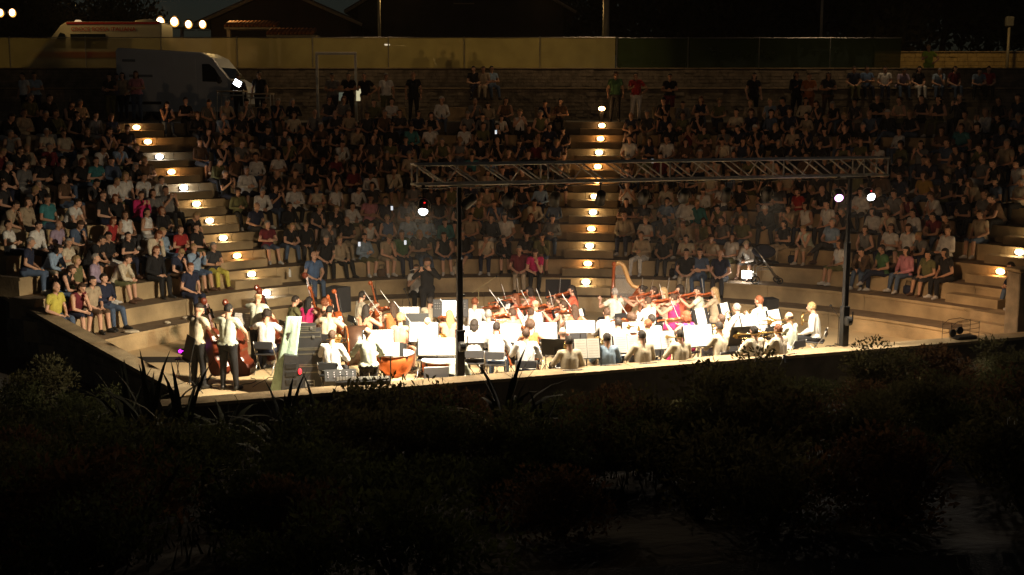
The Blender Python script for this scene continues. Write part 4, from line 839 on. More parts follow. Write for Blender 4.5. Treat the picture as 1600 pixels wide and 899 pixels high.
# music stand
def stand_meshes():
    d = MB(); d.box((0, 0, 0), (.52, .012, .34)); d.box((0, -.03, -.165), (.52, .06, .012)); desk = d.mesh('desk', [M_BLACK])
    t = MB(); t.tube([(0, 0, .30), (0, 0, 1.0)], .011, 8); pole = t.mesh('pole', [M_BLACK])
    legs = []
    for i in range(3):
        a = R(90 + 120 * i); l = MB(); l.tube([(0, 0, .32), (.25 * math.cos(a), .25 * math.sin(a), .012)], .008, 6); legs.append(l.mesh('leg', [M_BLACK]))
    return desk, pole, legs
DESK, POLE, LEGS = stand_meshes()
pg = {}
def page(w_, h_):
    k_ = (round(w_, 2), round(h_, 2))
    if k_ not in pg:
        b = MB(); hw = w_ / 2
        for sx in (-1, 1):
            vs = [(sx * .004, -.012, -h_ / 2), (sx * hw * .5, -.018, -h_ / 2), (sx * hw, -.010, -h_ / 2), (sx * .004, -.012, h_ / 2), (sx * hw * .5, -.018, h_ / 2), (sx * hw, -.010, h_ / 2)]
            b.add(vs, [(0, 1, 4, 3), (1, 2, 5, 4)])
            for r_ in range(7):   # printed staves
                b.cur = 1; z = h_ * (.40 - .8 * r_ / 6); b.add([(sx * hw * .12, -.0205, z - .003), (sx * hw * .88, -.0205, z - .003), (sx * hw * .88, -.0205, z + .003), (sx * hw * .12, -.0205, z + .003)], [(0, 1, 2, 3)]); b.cur = 0
        pg[k_] = b.mesh('pages', [M_PAPER, mat('print_grey', (.45, .44, .42), .9, var=0)])
    return pg[k_]
def music_stand(loc, rz, label, w_=.46, h_=.32, z=1.05, tilt=18, sheet_=True):
    o = empty('music_stand', loc, rz, label, 'music stand', 'music stands of the orchestra')
    sc_ = max(1, w_ / .46); M_ = Matrix.Translation((0, 0, z)) @ Matrix.Rotation(R(-tilt), 4, 'X')
    dk = link('desk', DESK, o, None, M_ @ Matrix.Diagonal((sc_ * .98, 1, h_ / .32, 1)))
    if sheet_: link('pages', page(w_, h_), o, None, M_ @ Matrix.Translation((0, 0, .01)))
    link('pole', POLE, o, None, Matrix.Diagonal((1, 1, z, 1)))
    for l in LEGS: link('leg', l, o)
    return o
COND = Vector((-2.3, 31.6, 0))
def mus(u, v, pose, top, tops, leg, hair, hs, inst, who, rz=None, z=0, extra=None, sc_=.97, ch=True, skin=0, legs='trousers', stand=None):
    sc_ = sc_ * rnd.uniform(.985, 1.015)
    if rz is None:
        h = at(u, v, 1.3 + z); d = COND - h; rz = math.atan2(-d.x, d.y)
    else: rz = R(rz)
    p = place_head(u, v, z, pose, rz, sc_)
    o = person(p, rz, pose, top, tops, leg, legs, hair, hs, skin, 'black', who[0].upper() and who, 'musician', 'orchestra players', sc_)
    if ch and pose not in ('bass', 'flute', 'drum', 'stand_down', 'stand_arms'): chair(p, rz, who)
    if inst: instrument(inst, p, rz, who)
    if stand:
        q = p + Matrix.Rotation(rz, 3, 'Z') @ Vector((0, stand, 0)); music_stand(q, rz, 'music stand with white pages in front of %s' % who)
    return p, rz
B = mus
B(311, 474, 'bass', 'cream', 'short', 'black', 'dark', 'cap', 'bass', 'bass player in cream shirt and dark cap at far left', rz=-35, sc_=1.0)
B(357, 475, 'bass', 'pale green', 'short', 'black', 'black', 'short', 'bass', 'standing bass player in pale shirt with back to us', rz=-15, sc_=1.02)
B(417, 484, 'cello', 'white', 'short', 'navy', 'dark', 'curly', 'bass', 'curly haired bass player seated in white shirt', rz=-5, sc_=1.02)
B(404, 456, 'bass', 'pale green', 'short', 'black', 'blond', 'fringe', 'bass', 'balding blond bass player at back left', rz=-20)
B(462, 462, 'cello', 'olive', 'long', 'black', 'dark', 'short', 'bass', 'bass player in olive sleeves beside the woman in pink', rz=-60)
B(483, 464, 'cello', 'magenta', 'tank', 'magenta', 'black', 'long', 'cello', 'black haired woman in bright pink dress at left', rz=-25)
B(509, 467, 'cello', 'salmon', 'tank', 'salmon', 'red', 'curly', 'cello', 'curly red haired woman behind the man with wide sleeves', rz=-70)
B(515, 478, 'cello', 'cream', 'long', 'black', 'black', 'short', 'cello', 'dark haired man in cream shirt with elbows wide, left of centre', rz=-15)
B(566, 455, 'violin', 'cream', 'long', 'black', 'dark', 'short', 'cello', 'short haired man in cream shirt nearest the left loudspeaker', rz=-60)
B(572, 476, 'violin', 'salmon', 'tank', 'black', 'dark', 'long', 'violin', 'bare shouldered woman with long dark hair, left of centre', rz=-30)
B(613, 472, 'violin', 'orange', 'tank', 'black', 'brown', 'long', 'violin', 'brown haired woman with violin in orange top', rz=20)
B(626, 490, 'violin', 'salmon', 'tank', 'salmon', 'blond', 'curly', 'violin', 'woman with big wavy blond hair in salmon dress', rz=-10)
B(519, 516, 'wind', 'white', 'long', 'black', 'brown', 'short', 'trombone', 'man in dazzling white shirt right of the black cases', rz=-10)
pB, rB = B(574, 512, 'drum', 'pale green', 'long', 'black', 'bald', 'fringe', None, 'balding percussionist in pale jacket at the front', rz=12, sc_=.90)
B(668, 496, 'wind', 'white', 'long', 'charcoal', 'bald', 'fringe', 'horn', 'bald man in white shirt behind the wide white score', rz=-5)
B(673, 464, 'wind', 'cream', 'long', 'black', 'dark', 'short', 'oboe', 'dark haired man in cream shirt before the tablet stand', rz=-30)
B(702, 485, 'violin', 'salmon', 'tank', 'salmon', 'blond', 'long', 'violin', 'straight blond haired woman in salmon top left of the pole', rz=0)
B(742, 465, 'wind', 'white', 'long', 'black', 'red', 'short', 'flute', 'red haired man in white shirt right of the pole', rz=-8)
B(741, 499, 'wind', 'white', 'short', 'black', 'dark', 'bob', 'clarinet', 'dark haired player half hidden behind a score by the pole', rz=0)
B(763, 484, 'wind', 'white', 'long', 'black', 'grey', 'short', 'flute', 'grey haired man in white shirt right of the pole', rz=0)
B(784, 470, 'violin', 'salmon', 'tank', 'black', 'black', 'bun', 'violin', 'woman with black bun near the second row', rz=20)
B(776, 503, 'wind', 'white', 'long', 'denim', 'dark', 'short', 'bassoon', 'man in white shirt with brown strap across the back', rz=-8)
B(822, 513, 'wind', 'white', 'long', 'navy', 'brown', 'short', 'bassoon', 'man in white shirt with dark crossed braces', rz=0)
B(828, 500, 'violin', 'orange', 'tank', 'black', 'brown', 'curly', 'violin', 'brown curly haired woman ahead of the man in braces', rz=10)
B(829, 481, 'wind', 'white', 'long', 'black', 'brown', 'short', 'clarinet', 'brown haired man in white shirt behind upright bows', rz=20)
B(836, 469, 'violin', 'white', 'long', 'black', 'blond', 'fringe', 'violin', 'balding blond man in white shirt among the violins', rz=40)
B(805, 459, 'violin', 'coral', 'tank', 'black', 'red', 'long', 'violin', 'woman lit orange with raised bow, leftmost of the back violins', rz=60)
B(827, 448, 'violin', 'coral', 'tank', 'black', 'dark', 'bob', 'violin', 'dark haired woman with slanting bow at the back', rz=70)
B(893, 446, 'violin', 'coral', 'short', 'magenta', 'dark', 'long', 'violin', 'dark haired woman facing left by the black desk', rz=80)
B(880, 470, 'violin', 'cream', 'tank', 'black', 'brown', 'bun', 'violin', 'woman in cream top with violin left of the harp', rz=60)
B(897, 476, 'violin', 'coral', 'tank', 'black', 'brown', 'long', 'violin', 'long brown haired woman in coral left of the harp', rz=15)
B(948, 481, 'wind', 'white', 'long', 'black', 'brown', 'short', 'clarinet', 'brown haired man in white shirt in front of the harp', rz=15)
B(966, 496, 'wind', 'white', 'long', 'black', 'dark', 'short', 'clarinet', 'dark haired man in white shirt below the harp', rz=10)
B(987, 489, 'violin', 'salmon', 'tank', 'black', 'brown', 'curly', 'violin', 'reddish curly haired woman below the harp', rz=15)
B(960, 450, 'harp', 'pale green', 'short', 'black', 'grey', 'short', None, 'grey haired man in pale shirt just left of the harp strings', rz=30)
pH, rH = B(1003, 446, 'harp', 'salmon', 'tank', 'salmon', 'dark', 'bun', None, 'harpist with dark bun and white hair bow', rz=75)
B(1012, 464, 'wind', 'white', 'long', 'black', 'brown', 'short', 'oboe', 'man in white shirt leaning forward right of the harp', rz=45)
B(1018, 491, 'wind', 'white', 'long', 'black', 'dark', 'short', 'trumpet', 'dark haired man of the leaning pair right of the harp', rz=30)
B(1012, 499, 'wind', 'cream', 'long', 'black', 'red', 'short', 'trumpet', 'red haired man of the leaning pair right of the harp', rz=35)
B(1036, 449, 'violin', 'cream', 'tank', 'black', 'blond', 'long', 'violin', 'blond woman at the back right of the harp', rz=85)
B(1051, 459, 'violin', 'magenta', 'tank', 'magenta', 'brown', 'bun', 'violin', 'woman in bright pink halter dress right of the harp', rz=55)
B(1021, 448, 'violin', 'coral', 'tank', 'black', 'brown', 'long', 'violin', 'woman in coral top directly right of the harp neck', rz=80)
B(1072, 486, 'violin', 'magenta', 'tank', 'magenta', 'red', 'bob', 'violin', 'red haired woman bending in pink behind white scores', rz=40)
B(1090, 447, 'violin', 'pale green', 'short', 'black', 'dark', 'short', 'violin', 'violinist in pale green blouse with upright bow at right', rz=75)
B(1116, 449, 'violin', 'beige', 'short', 'beige', 'blond', 'long', 'violin', 'blond violinist in beige dress at right', rz=60)
B(1127, 491, 'wind', 'cream', 'long', 'black', 'brown', 'short', 'horn', 'brown haired man partly hidden behind the upright scores', rz=35)
B(1151, 474, 'wind', 'white', 'long', 'black', 'grey', 'short', 'horn', 'grey haired man in white shirt facing left at right', rz=55)
B(1186, 462, 'wind', 'white', 'long', 'black', 'red', 'short', 'horn', 'tall red-blond man in dazzling white shirt at right', rz=45, sc_=1.04)
B(1233, 488, 'wind', 'pale green', 'long', 'black', 'brown', 'fringe', 'trombone', 'balding man in pale grey-green jacket at right', rz=40)
B(1268, 472, 'lap', 'white', 'long', 'black', 'blond', 'short', 'horn', 'rightmost player in white shirt and black trousers on a folding chair', rz=70, sc_=1.0)
B(889, 525, 'wind', 'cream', 'long', 'black', 'dark', 'short', 'trumpet', 'leftmost of the cream shirted men along the front wall', rz=12)
B(948, 520, 'wind', 'light blue', 'long', 'black', 'dark', 'short', 'trumpet', 'man in pale striped shirt along the front wall', rz=12)
B(1003, 516, 'wind', 'cream', 'long', 'navy', 'dark', 'short', 'trumpet', 'cream shirted man beside the dark bottle along the front wall', rz=20)
B(1062, 515, 'wind', 'cream', 'long', 'black', 'dark', 'short', 'trombone', 'cream shirted man with arm stretched left along the wall', rz=25)
B(1124, 503, 'wind', 'cream', 'long', 'black', 'dark', 'short', 'trombone', 'man in cream shirt third from right along the front wall', rz=30)
B(1178, 509, 'wind', 'cream', 'long', 'black', 'dark', 'short', 'trombone', 'man in cream shirt second from right along the wall', rz=30)
B(1216, 507, 'wind', 'cream', 'long', 'black', 'red', 'short', 'trombone', 'reddish haired man rightmost of the row along the wall', rz=40)
B(879, 512, 'wind', 'white', 'long', 'black', 'bald', 'fringe', 'clarinet', 'bald man glowing orange behind the white score', rz=10)
B(720, 548, 'prop', 'pale green', 'long', 'black', 'dark', 'short', None, 'man in pale shirt bent low beside the pole at the wall', rz=-30, sc_=.85)
B(860, 466, 'violin', 'coral', 'tank', 'black', 'brown', 'bun', 'violin', 'woman in coral between the upright bows', rz=50)
B(800, 482, 'violin', 'salmon', 'tank', 'black', 'brown', 'short', 'violin', 'short haired violinist left of the bright scores', rz=30)
B(1062, 445, 'violin', 'coral', 'tank', 'black', 'dark', 'bob', 'violin', 'dark bobbed violinist behind the pink halter dress', rz=80)
pF, rF = B(668, 404, 'flute', 'black', 'long', 'black', 'brown', 'curly', 'flute', 'standing soloist in black suit playing the flute', rz=205, sc_=1.0, ch=False)

# music stands read from the bright pages in view: (u, v, width m, height m, facing deg, label)
for (u, v, w_, h_, rz, lab) in [(591, 529, .60, .36, 5, 'white score left of the bald percussionist'), (662, 518, .58, .40, 0, 'wide white score in front of the bald horn player'), (683, 541, .72, .34, 0, 'lowest wide white score left of the pole'),
    (734, 522, .44, .34, 0, 'white score just right of the pole'), (756, 522, .40, .34, 0, 'white page beside the score right of the pole'), (798, 520, .58, .38, -4, 'white score between the strap and the braces men'),
    (853, 517, .46, .36, 6, 'white score right of the man in braces'), (907, 510, .62, .26, 8, 'upper white score left of centre'), (917, 544, .50, .38, 10, 'white score between the first two men at the wall'),
    (866, 541, .32, .34, 172, 'grey back of a score stand near the bald player'), (980, 537, .56, .34, 14, 'grey-lit score before the third man at the wall'), (1032, 531, .62, .36, 16, 'tilted grey score with black edge before the wall row'),
    (990, 511, .48, .22, 12, 'small white score under the harp'), (1091, 524, .66, .44, 22, 'large white score at right of centre'), (1095, 494, .30, .36, 40, 'narrow upright white page right of the pink dress'),
    (1133, 485, .32, .36, 48, 'narrow white page tilted right, behind the horns'), (1157, 524, .42, .42, 200, 'grey back of a stand between two wall-row men'), (1210, 496, .40, .36, 40, 'white page right of the tall man'),
    (380, 502, .46, .36, -20, 'pale grey-lit score between the two left bass players'), (466, 513, .62, .30, -35, 'pale green-lit score beside the pink dress'), (640, 488, .44, .26, 0, 'cream page behind the wavy blond hair'),
    (872, 487, .36, .22, 60, 'white page under the crossed bows'), (905, 489, .36, .18, 60, 'white page left of the harp base'), (1172, 505, .55, .40, 40, 'bright white score under the tall man'), (610, 545, .34, .26, 5, 'small grey page above the timpani'),
    (788, 475, .30, .22, -20, 'small white page behind the grey haired man')]:
    zc = 1.03; p = at(u, v, zc); music_stand(Vector((p.x, p.y, 0)), R(rz), lab + ' on a black stand', w_, h_, zc - .02)
# tilted black empty desks
for (u, v, z, rz, lab, s) in [(872, 452, 1.15, 180, 'large empty black desk turned toward us at the back', 1.25), (295, 545, .95, -60, 'tilted black stand at the far left of the stage', 1.15), (652, 503, .95, 0, 'black stand behind the wavy blond haired woman', .9)]:
    p = at(u, v, z); music_stand(Vector((p.x, p.y, 0)), R(rz), lab, .46 * s, .40 * s, z, 14, False)

# harp
M = wmat(Vector((at(955, 520, 0).x, at(955, 520, 0).y, 0)), R(0), Matrix.Identity(4))
hb = thing('harp', M, 'tall concert harp with dark red column and golden curved neck', 'harp')
b = MB(); b.tube([(-.02, 0, .10), (.02, 0, .9), (.05, 0, 1.72)], [.055, .035, .042], 12); b.ell((.05, 0, 1.76), (.06, .06, .07)); b.build('column', M_WOODR, hb, True)
b = MB(); pts = [(.05, 0, 1.72), (.17, 0, 1.80), (.28, 0, 1.74), (.36, 0, 1.55), (.43, 0, 1.34), (.53, 0, 1.20), (.66, 0, 1.16), (.76, 0, 1.20)]; b.tube(pts, [.04, .055, .06, .06, .055, .05, .05, .045], 8); b.build('neck', mat('gilded_wood', (.62, .36, .14), .4, var=.2), hb, True)
b = MB(); b.tube([(.74, 0, 1.20), (.45, 0, .68), (.15, 0, .14)], [.06, .10, .15], 10); b.build('soundboard', M_WOODR, hb, True)
b = MB(); b.box((.05, 0, .07), (.40, .34, .12), bev=.03); b.build('base', M_WOODD, hb)
b = MB()
for i in range(30):
    t = i / 29; x0 = .08 + .62 * t; zt = np.interp(x0, [q[0] for q in pts], [q[2] for q in pts]); xb = .17 + .56 * t; zb = np.interp(xb, [.15, .45, .74], [.20, .70, 1.18]); b.tube([(xb, 0, zb), (x0, 0, zt)], .0022, 4, False)
o = b.build('strings', M_PAPER, hb); o['kind'] = 'stuff'
# timpani
def timpani(u, v, r, lab):
    p = at(u, v, .80); o = empty('timpani', (p.x, p.y, 0), 0, lab, 'drum', 'orange kettle drums')
    b = MB(); b.lathe([(.06, .28), (r * .55, .33), (r * .85, .46), (r * .98, .62), (r, .78)], n=24); b.build('bowl', M_COPPER, o, True)
    b = MB(); b.lathe([(r * 1.02, .775), (r * 1.02, .80), (0.01, .805)], n=24); b.build('skin', M_WHITE, o)
    b = MB(); b.tube([(r * 1.03 * math.cos(a), r * 1.03 * math.sin(a), .79) for a in [i * math.pi / 12 for i in range(25)]], .012, 6); b.build('hoop', M_STEEL, o)
    for i in range(4):
        a = R(45 + 90 * i); b = MB(); b.tube([(r * 1.03 * math.cos(a), r * 1.03 * math.sin(a), .77), (r * .6 * math.cos(a), r * .6 * math.sin(a), .30), (r * .85 * math.cos(a), r * .85 * math.sin(a), .02)], .018, 8); b.build('leg', M_BLACK, o)
timpani(617, 551, .38, 'orange kettle drum right of the percussionist'); timpani(688, 562, .36, 'orange kettle drum beneath the wide white score')
# big drum in front of the percussionist
p = at(553, 560, .55); o = empty('bass_drum', (p.x, p.y + .5, 0), R(15), 'dark bass drum on a cradle beside the percussionist', 'drum')
b = MB(); b.lathe([(.42, -.22), (.42, .22)], (0, 0, .72), Matrix.Rotation(R(90), 4, 'Y'), 28); b.build('shell', M_WOODD, o, True)
for sx in (-1, 1):
    b = MB(); b.tube([(sx * .225, .42 * math.cos(a), .72 + .42 * math.sin(a)) for a in [i * math.pi / 14 for i in range(29)]], .016, 6); b.build('hoop', M_WOODR, o, True)
    b = MB(); b.tube([(sx * .2, -.4, .02), (sx * .2, .1, .42)], .016, 6); b.tube([(sx * .2, .4, .02), (sx * .2, -.1, .42)], .016, 6); b.build('leg', M_BLACK, o)
# glockenspiel
p = at(567, 590, .80); o = empty('glockenspiel', (p.x, p.y, 0), R(8), 'long keyboard percussion with pale bars on black frame', 'glockenspiel')
b = MB(); b.box((0, 0, .74), (1.0, .40, .07), bev=.01); b.build('frame', M_BLACKP, o)
bar = MB(); bar.box((0, 0, 0), (.044, .30, .014)); bm_ = bar.mesh('bar', [M_STEEL])
for i in range(18): link('bar', bm_, o, None, Matrix.Translation((-.45 + i * .053, rnd.uniform(-.01, .01), .785)) @ Matrix.Diagonal((1, 1.1 - i * .025, 1, 1)))
for sx in (-1, 1):
    b = MB(); b.tube([(sx * .42, -.18, .02), (sx * .42, .12, .70)], .016, 6); b.tube([(sx * .42, .18, .02), (sx * .42, -.12, .70)], .016, 6); b.build('leg', M_BLACK, o)
p = at(640, 606, .5)
# chairs seen empty: grey plastic back
p = at(680, 590, .62); o = empty('plastic_chair', (p.x, p.y, 0), R(10), 'grey plastic chair back just behind the front wall', 'chair')
b = MB(); b.box((0, 0, .44), (.46, .44, .03), bev=.012); b.build('seat', M_CL['grey'], o); b = MB(); b.box((0, -.22, .66), (.48, .03, .42), Matrix.Rotation(R(-8), 4, 'X'), bev=.014); b.build('backrest', mat('grey_plastic', (.38, .38, .42), .4, var=.05), o)
for sx in (-1, 1):
    for sy in (-1, 1): b = MB(); b.tube([(sx * .2, sy * .18, .43), (sx * .23, sy * .22, 0)], .012, 6); b.build('leg', M_STEEL, o)

# flight cases and rack
def case(loc, d, lab, rz=R(8), lid=.28, logo=None, name='flight_case'):
    o = empty(name, loc, rz, lab, 'flight case', 'stacked black equipment cases'); W_, Dp, H_ = d
    zl = H_ * (1 - lid)
    b = MB(); b.box((0, 0, zl / 2), (W_, Dp, zl - .008), bev=.006); b.build('body', M_BLACKP, o); b = MB(); b.box((0, 0, zl + H_ * lid / 2), (W_, Dp, H_ * lid), bev=.006); b.build('lid', M_BLACKP, o)
    for sx in (-1, 1):
        for z in (.02, zl, H_ - .005): b = MB(); b.box((0, sx * (Dp / 2 + .002), z), (W_ * 1.01, .008, .022)); b.build('edge_trim', mat('worn_trim', (.16, .15, .12), .4, .6), o)
    for sx in (-.28, .28): b = MB(); b.box((sx * W_, -Dp / 2 - .012, zl), (.05, .015, .05), bev=.004); b.build('latch', M_STEEL, o)
    if logo:
        b = MB(); zc = zl * .5
        for (x, z, w_, h_) in [(-.085, 0, .018, .14), (-.05, .062, .07, .018), (-.055, .0, .05, .018), (.03, .062, .09, .018), (.03, -.062, .09, .018), (.03, .0, .07, .018), (.078, .031, .018, .07), (.078, -.031, .018, .07), (-.075, -.04, .018, .06)]: b.box((x, -Dp / 2 - .003, zc + z), (w_, .004, h_))
        b.build('logo', mat('stencil_grey', (.30, .29, .26), .7), o)
    return o
pc = at(484, 612, 0.0)
case((pc.x + .02, pc.y, .0), (.68, .54, .58), 'lowest black flight case with pale stencilled emblem', logo=True, lid=.22)
case((pc.x - .06, pc.y, .585), (.64, .52, .33), 'middle black equipment case of the stack')
case((pc.x - .08, pc.y, .92), (.66, .50, .34), 'upper black equipment case of the stack')
case((pc.x - .06, pc.y + .02, 1.265), (.42, .36, .10), 'small flat black case lying on top of the stack', lid=.4)
p = at(456, 614, 0); o = empty('equipment_rack', (p.x + .02, p.y - .25, 0), R(12), 'slanted black equipment rack with a red light beside the cases', 'rack')
b = MB(); b.prism([(-.20, 0), (.20, 0), (.17, .82), (-.10, .86)], Matrix.Rotation(R(90), 4, 'X') @ Matrix.Rotation(R(90), 4, 'Y') @ Matrix.Identity(4) if False else Matrix.Rotation(R(90), 4, 'X'), .30); b.build('cabinet', M_BLACKP, o)
for i in range(4): b = MB(); b.box((.02, -.156, .15 + i * .16), (.22, .012, .10), bev=.003); b.build('rack_unit', M_BLACK, o)
b = MB(); b.ell((.19, -.16, .52), (.035, .02, .06)); b.build('indicator_light', E_MAT('red_glow', (1, .02, .03), 3.0), o)
# mixing desk on the floor right of the cases
p = at(532, 590, .5); o = empty('mixing_desk', (p.x, p.y, 0), R(10), 'low dark mixing desk with small lit buttons right of the cases', 'mixing desk')
b = MB(); b.box((0, 0, .50), (.62, .50, .12), Matrix.Rotation(R(14), 4, 'X'), bev=.012); b.build('console', M_BLACKP, o)
for sx in (-1, 1): b = MB(); b.tube([(sx * .26, -.2, 0), (sx * .26, .2, .46)], .014, 6); b.tube([(sx * .26, .2, 0), (sx * .26, -.2, .46)], .014, 6); b.build('leg', M_BLACK, o)
kb = MB(); kb.box((0, 0, 0), (.02, .02, .016)); kme = kb.mesh('knob', [mat('button_white', (.6, .55, .6), .5)])
for i in range(5):
    for j in range(3): link('knob', kme, o, None, Matrix.Rotation(R(14), 4, 'X') @ Matrix.Translation((-.24 + i * .12, -.03 + j * .1, .57)))
# pale green covered panel
p = at(428, 622, 0); o = empty('covered_panel', (p.x, p.y + .10, 0), R(-6), 'tall pale green cloth covered panel leaning left of the cases', 'panel')
b = MB(); N_ = 8; vs = []
for i in range(N_ + 1):
    t = i / N_; wv = .46 * (1 - .35 * t); cx = .10 + .26 * t
    for k in range(7):
        x = cx - wv / 2 + wv * k / 6; y = .25 * t + .018 * math.sin(k * 2.2 + t * 4); vs.append((x, y, 1.58 * t))
n1 = len(vs); vs += [(x, y + .03, z) for x, y, z in vs]
fs = [(i * 7 + k, i * 7 + k + 1, (i + 1) * 7 + k + 1, (i + 1) * 7 + k) for i in range(N_) for k in range(6)]; fs += [tuple(n1 + j for j in reversed(f)) for f in fs]
for i in range(N_): fs += [(i * 7, (i + 1) * 7, n1 + (i + 1) * 7, n1 + i * 7), (i * 7 + 6, n1 + i * 7 + 6, n1 + (i + 1) * 7 + 6, (i + 1) * 7 + 6)]
fs.append(tuple([N_ * 7 + k for k in range(7)] + [n1 + N_ * 7 + k for k in reversed(range(7))]))
b.add(vs, fs); b.build('cloth_cover', cloth('mint', (.44, .60, .48)), o, True); b = MB(); b.tube([(.2, .06, 0), (.42, .40, 1.5)], .015, 6); b.tube([(.1, .75, 0), (.42, .32, 1.35)], .015, 6); b.build('frame', M_STEEL, o)
# loudspeakers
def speaker(u, v, z, lab, rz, h=.72, st=True):
    p = at(u, v, z); o = empty('loudspeaker', (p.x, p.y, z - h / 2), R(rz), lab, 'loudspeaker')
    b = MB(); pl = [(-.26, -.2), (.26, -.2), (.18, .22), (-.18, .22)]; b.prism(pl, Matrix.Translation((0, 0, h / 2)), h); b.build('cabinet', M_BLACKP, o)
    b = MB(); b.box((0, -.208, h / 2), (.46, .014, h * .92), bev=.006); b.build('grille', M_BLACK, o)
    if z - h / 2 > .3:
        s_ = empty('speaker_stand', (p.x, p.y, 0), R(rz), 'black tripod stand carrying ' + lab, 'stand'); b = MB(); b.tube([(0, 0, .1), (0, 0, z - h / 2)], .018, 8); b.build('pole', M_BLACK, s_)
        for i in range(3): a = R(90 + 120 * i); b = MB(); b.tube([(0, 0, .45), (.4 * math.cos(a), .4 * math.sin(a), .02)], .012, 6); b.build('leg', M_BLACK, s_)
speaker(527, 468, 1.05, 'the angled black loudspeaker at the left rear of the stage', 150, .62)
speaker(1200, 480, .62, 'the low dark loudspeaker right of the violins', 200, .45)
# tablet stand of the conductor side
p = at(704, 482, 1.1); o = empty('tablet_stand', (p.x, p.y, 0), R(0), 'stand with a bright tablet between two dark keypads left of the pole', 'tablet')
b = MB(); b.box((0, 0, 1.1), (.82, .03, .42), Matrix.Rotation(R(-12), 4, 'X'), bev=.01); b.build('board', M_BLACKP, o); b = MB(); b.box((-.03, -.028, 1.1), (.32, .012, .36), Matrix.Rotation(R(-12), 4, 'X')); b.build('screen', E_MAT('tablet_glow', (.95, .97, 1), 1.4), o)
b = MB(); b.tube([(0, .03, .02), (0, .03, 1.0)], .014, 6); b.build('pole', M_BLACK, o)
kp = MB(); kp.box((0, 0, 0), (.03, .010, .03)); kpm = kp.mesh('key', [M_CL['grey']])
for sx in (-.30, .28):
    for i in range(3):
        for j in range(5): link('key', kpm, o, None, Matrix.Translation((sx - .05 + i * .05, -.03 + (j - 2) * -.013, .98 + j * .06)))
# mic stands
def mic(u, v, ztip, u0, v0, lab, m=M_BLACK):
    g = at(u0, v0, 0); t = aty(u, v, g.y); o = empty('microphone_stand', (g.x, g.y, 0), 0, lab, 'microphone stand'); dx = t.x - g.x; zt = t.z
    b = MB(); b.tube([(0, 0, .03), (0, 0, zt * .72)], .010, 8); b.build('pole', m, o); b = MB(); b.tube([(-dx * .35, 0, zt * .72 - (zt * .28) * .35), (dx, 0, zt)], .008, 8); b.build('boom', m, o)
    b = MB(); b.ell((dx, 0, zt), (.035, .03, .03)); b.build('microphone', M_BLACK, o)
    for i in range(3): a = R(90 + 120 * i); b = MB(); b.tube([(0, 0, .05), (.28 * math.cos(a), .28 * math.sin(a), .012)], .009, 6); b.build('leg', m, o)
mic(1298, 478, 0, 1309, 541, 'thin microphone boom stand left of the right truss post')
mic(776, 432, 0, 748, 500, 'pale slanting microphone boom above the centre players', mat('pale_boom', (.5, .42, .22), .5))
mic(632, 452, 0, 640, 520, 'slender microphone stand behind the brown haired violinist')
# small purple lamp on a stool
p = at(289, 592, 0); o = empty('stage_lamp', (p.x, p.y, 0), 0, 'small floor lamp glowing purple on a folding stool at far left', 'lamp')
b = MB(); b.box((0, 0, .44), (.34, .28, .03), bev=.01); b.build('stool_top', M_BLACKP, o)
for sx in (-1, 1): b = MB(); b.tube([(sx * .14, -.12, 0), (sx * .14, .12, .43)], .011, 6); b.tube([(sx * .14, .12, 0), (sx * .14, -.12, .43)], .011, 6); b.build('leg', M_STEEL, o)
b = MB(); b.lathe([(.07, 0), (.085, .08), (.07, .12)], (0, 0, .52), n=14); b.build('housing', M_BLACK, o, True); b = MB(); b.box((0, -.01, .60), (.20, .14, .07), bev=.02); b.build('lens', E_MAT('purple_glow', (.75, .03, .9), 3.0), o)
# cables on the floor
for i, (uu, vv) in enumerate([((330, 372, 400, 392), (600, 604, 596, 588)), ((395, 420, 450), (605, 590, 596)), ((600, 640, 690, 720), (606, 598, 600, 594)), ((1290, 1310, 1330), (556 - 14, 540, 538))]):
    b = MB(); ps = [at(a, c, .008) for a, c in zip(uu, vv)]; q = []
    for j in range(len(ps) - 1):
        for t in range(6): t_ = t / 6; q.append(ps[j].lerp(ps[j + 1], t_) + Vector((0, .08 * math.sin(t_ * 6.28), .002 * i)))
    b.tube(q, .008, 5); tag(b.build('floor_cable', M_BLACK), ['black cable winding at the feet of the standing bass player', 'black cable left of the pale green panel', 'black cable under the kettle drums', 'black cable at the foot of the right truss post'][i], 'cable')

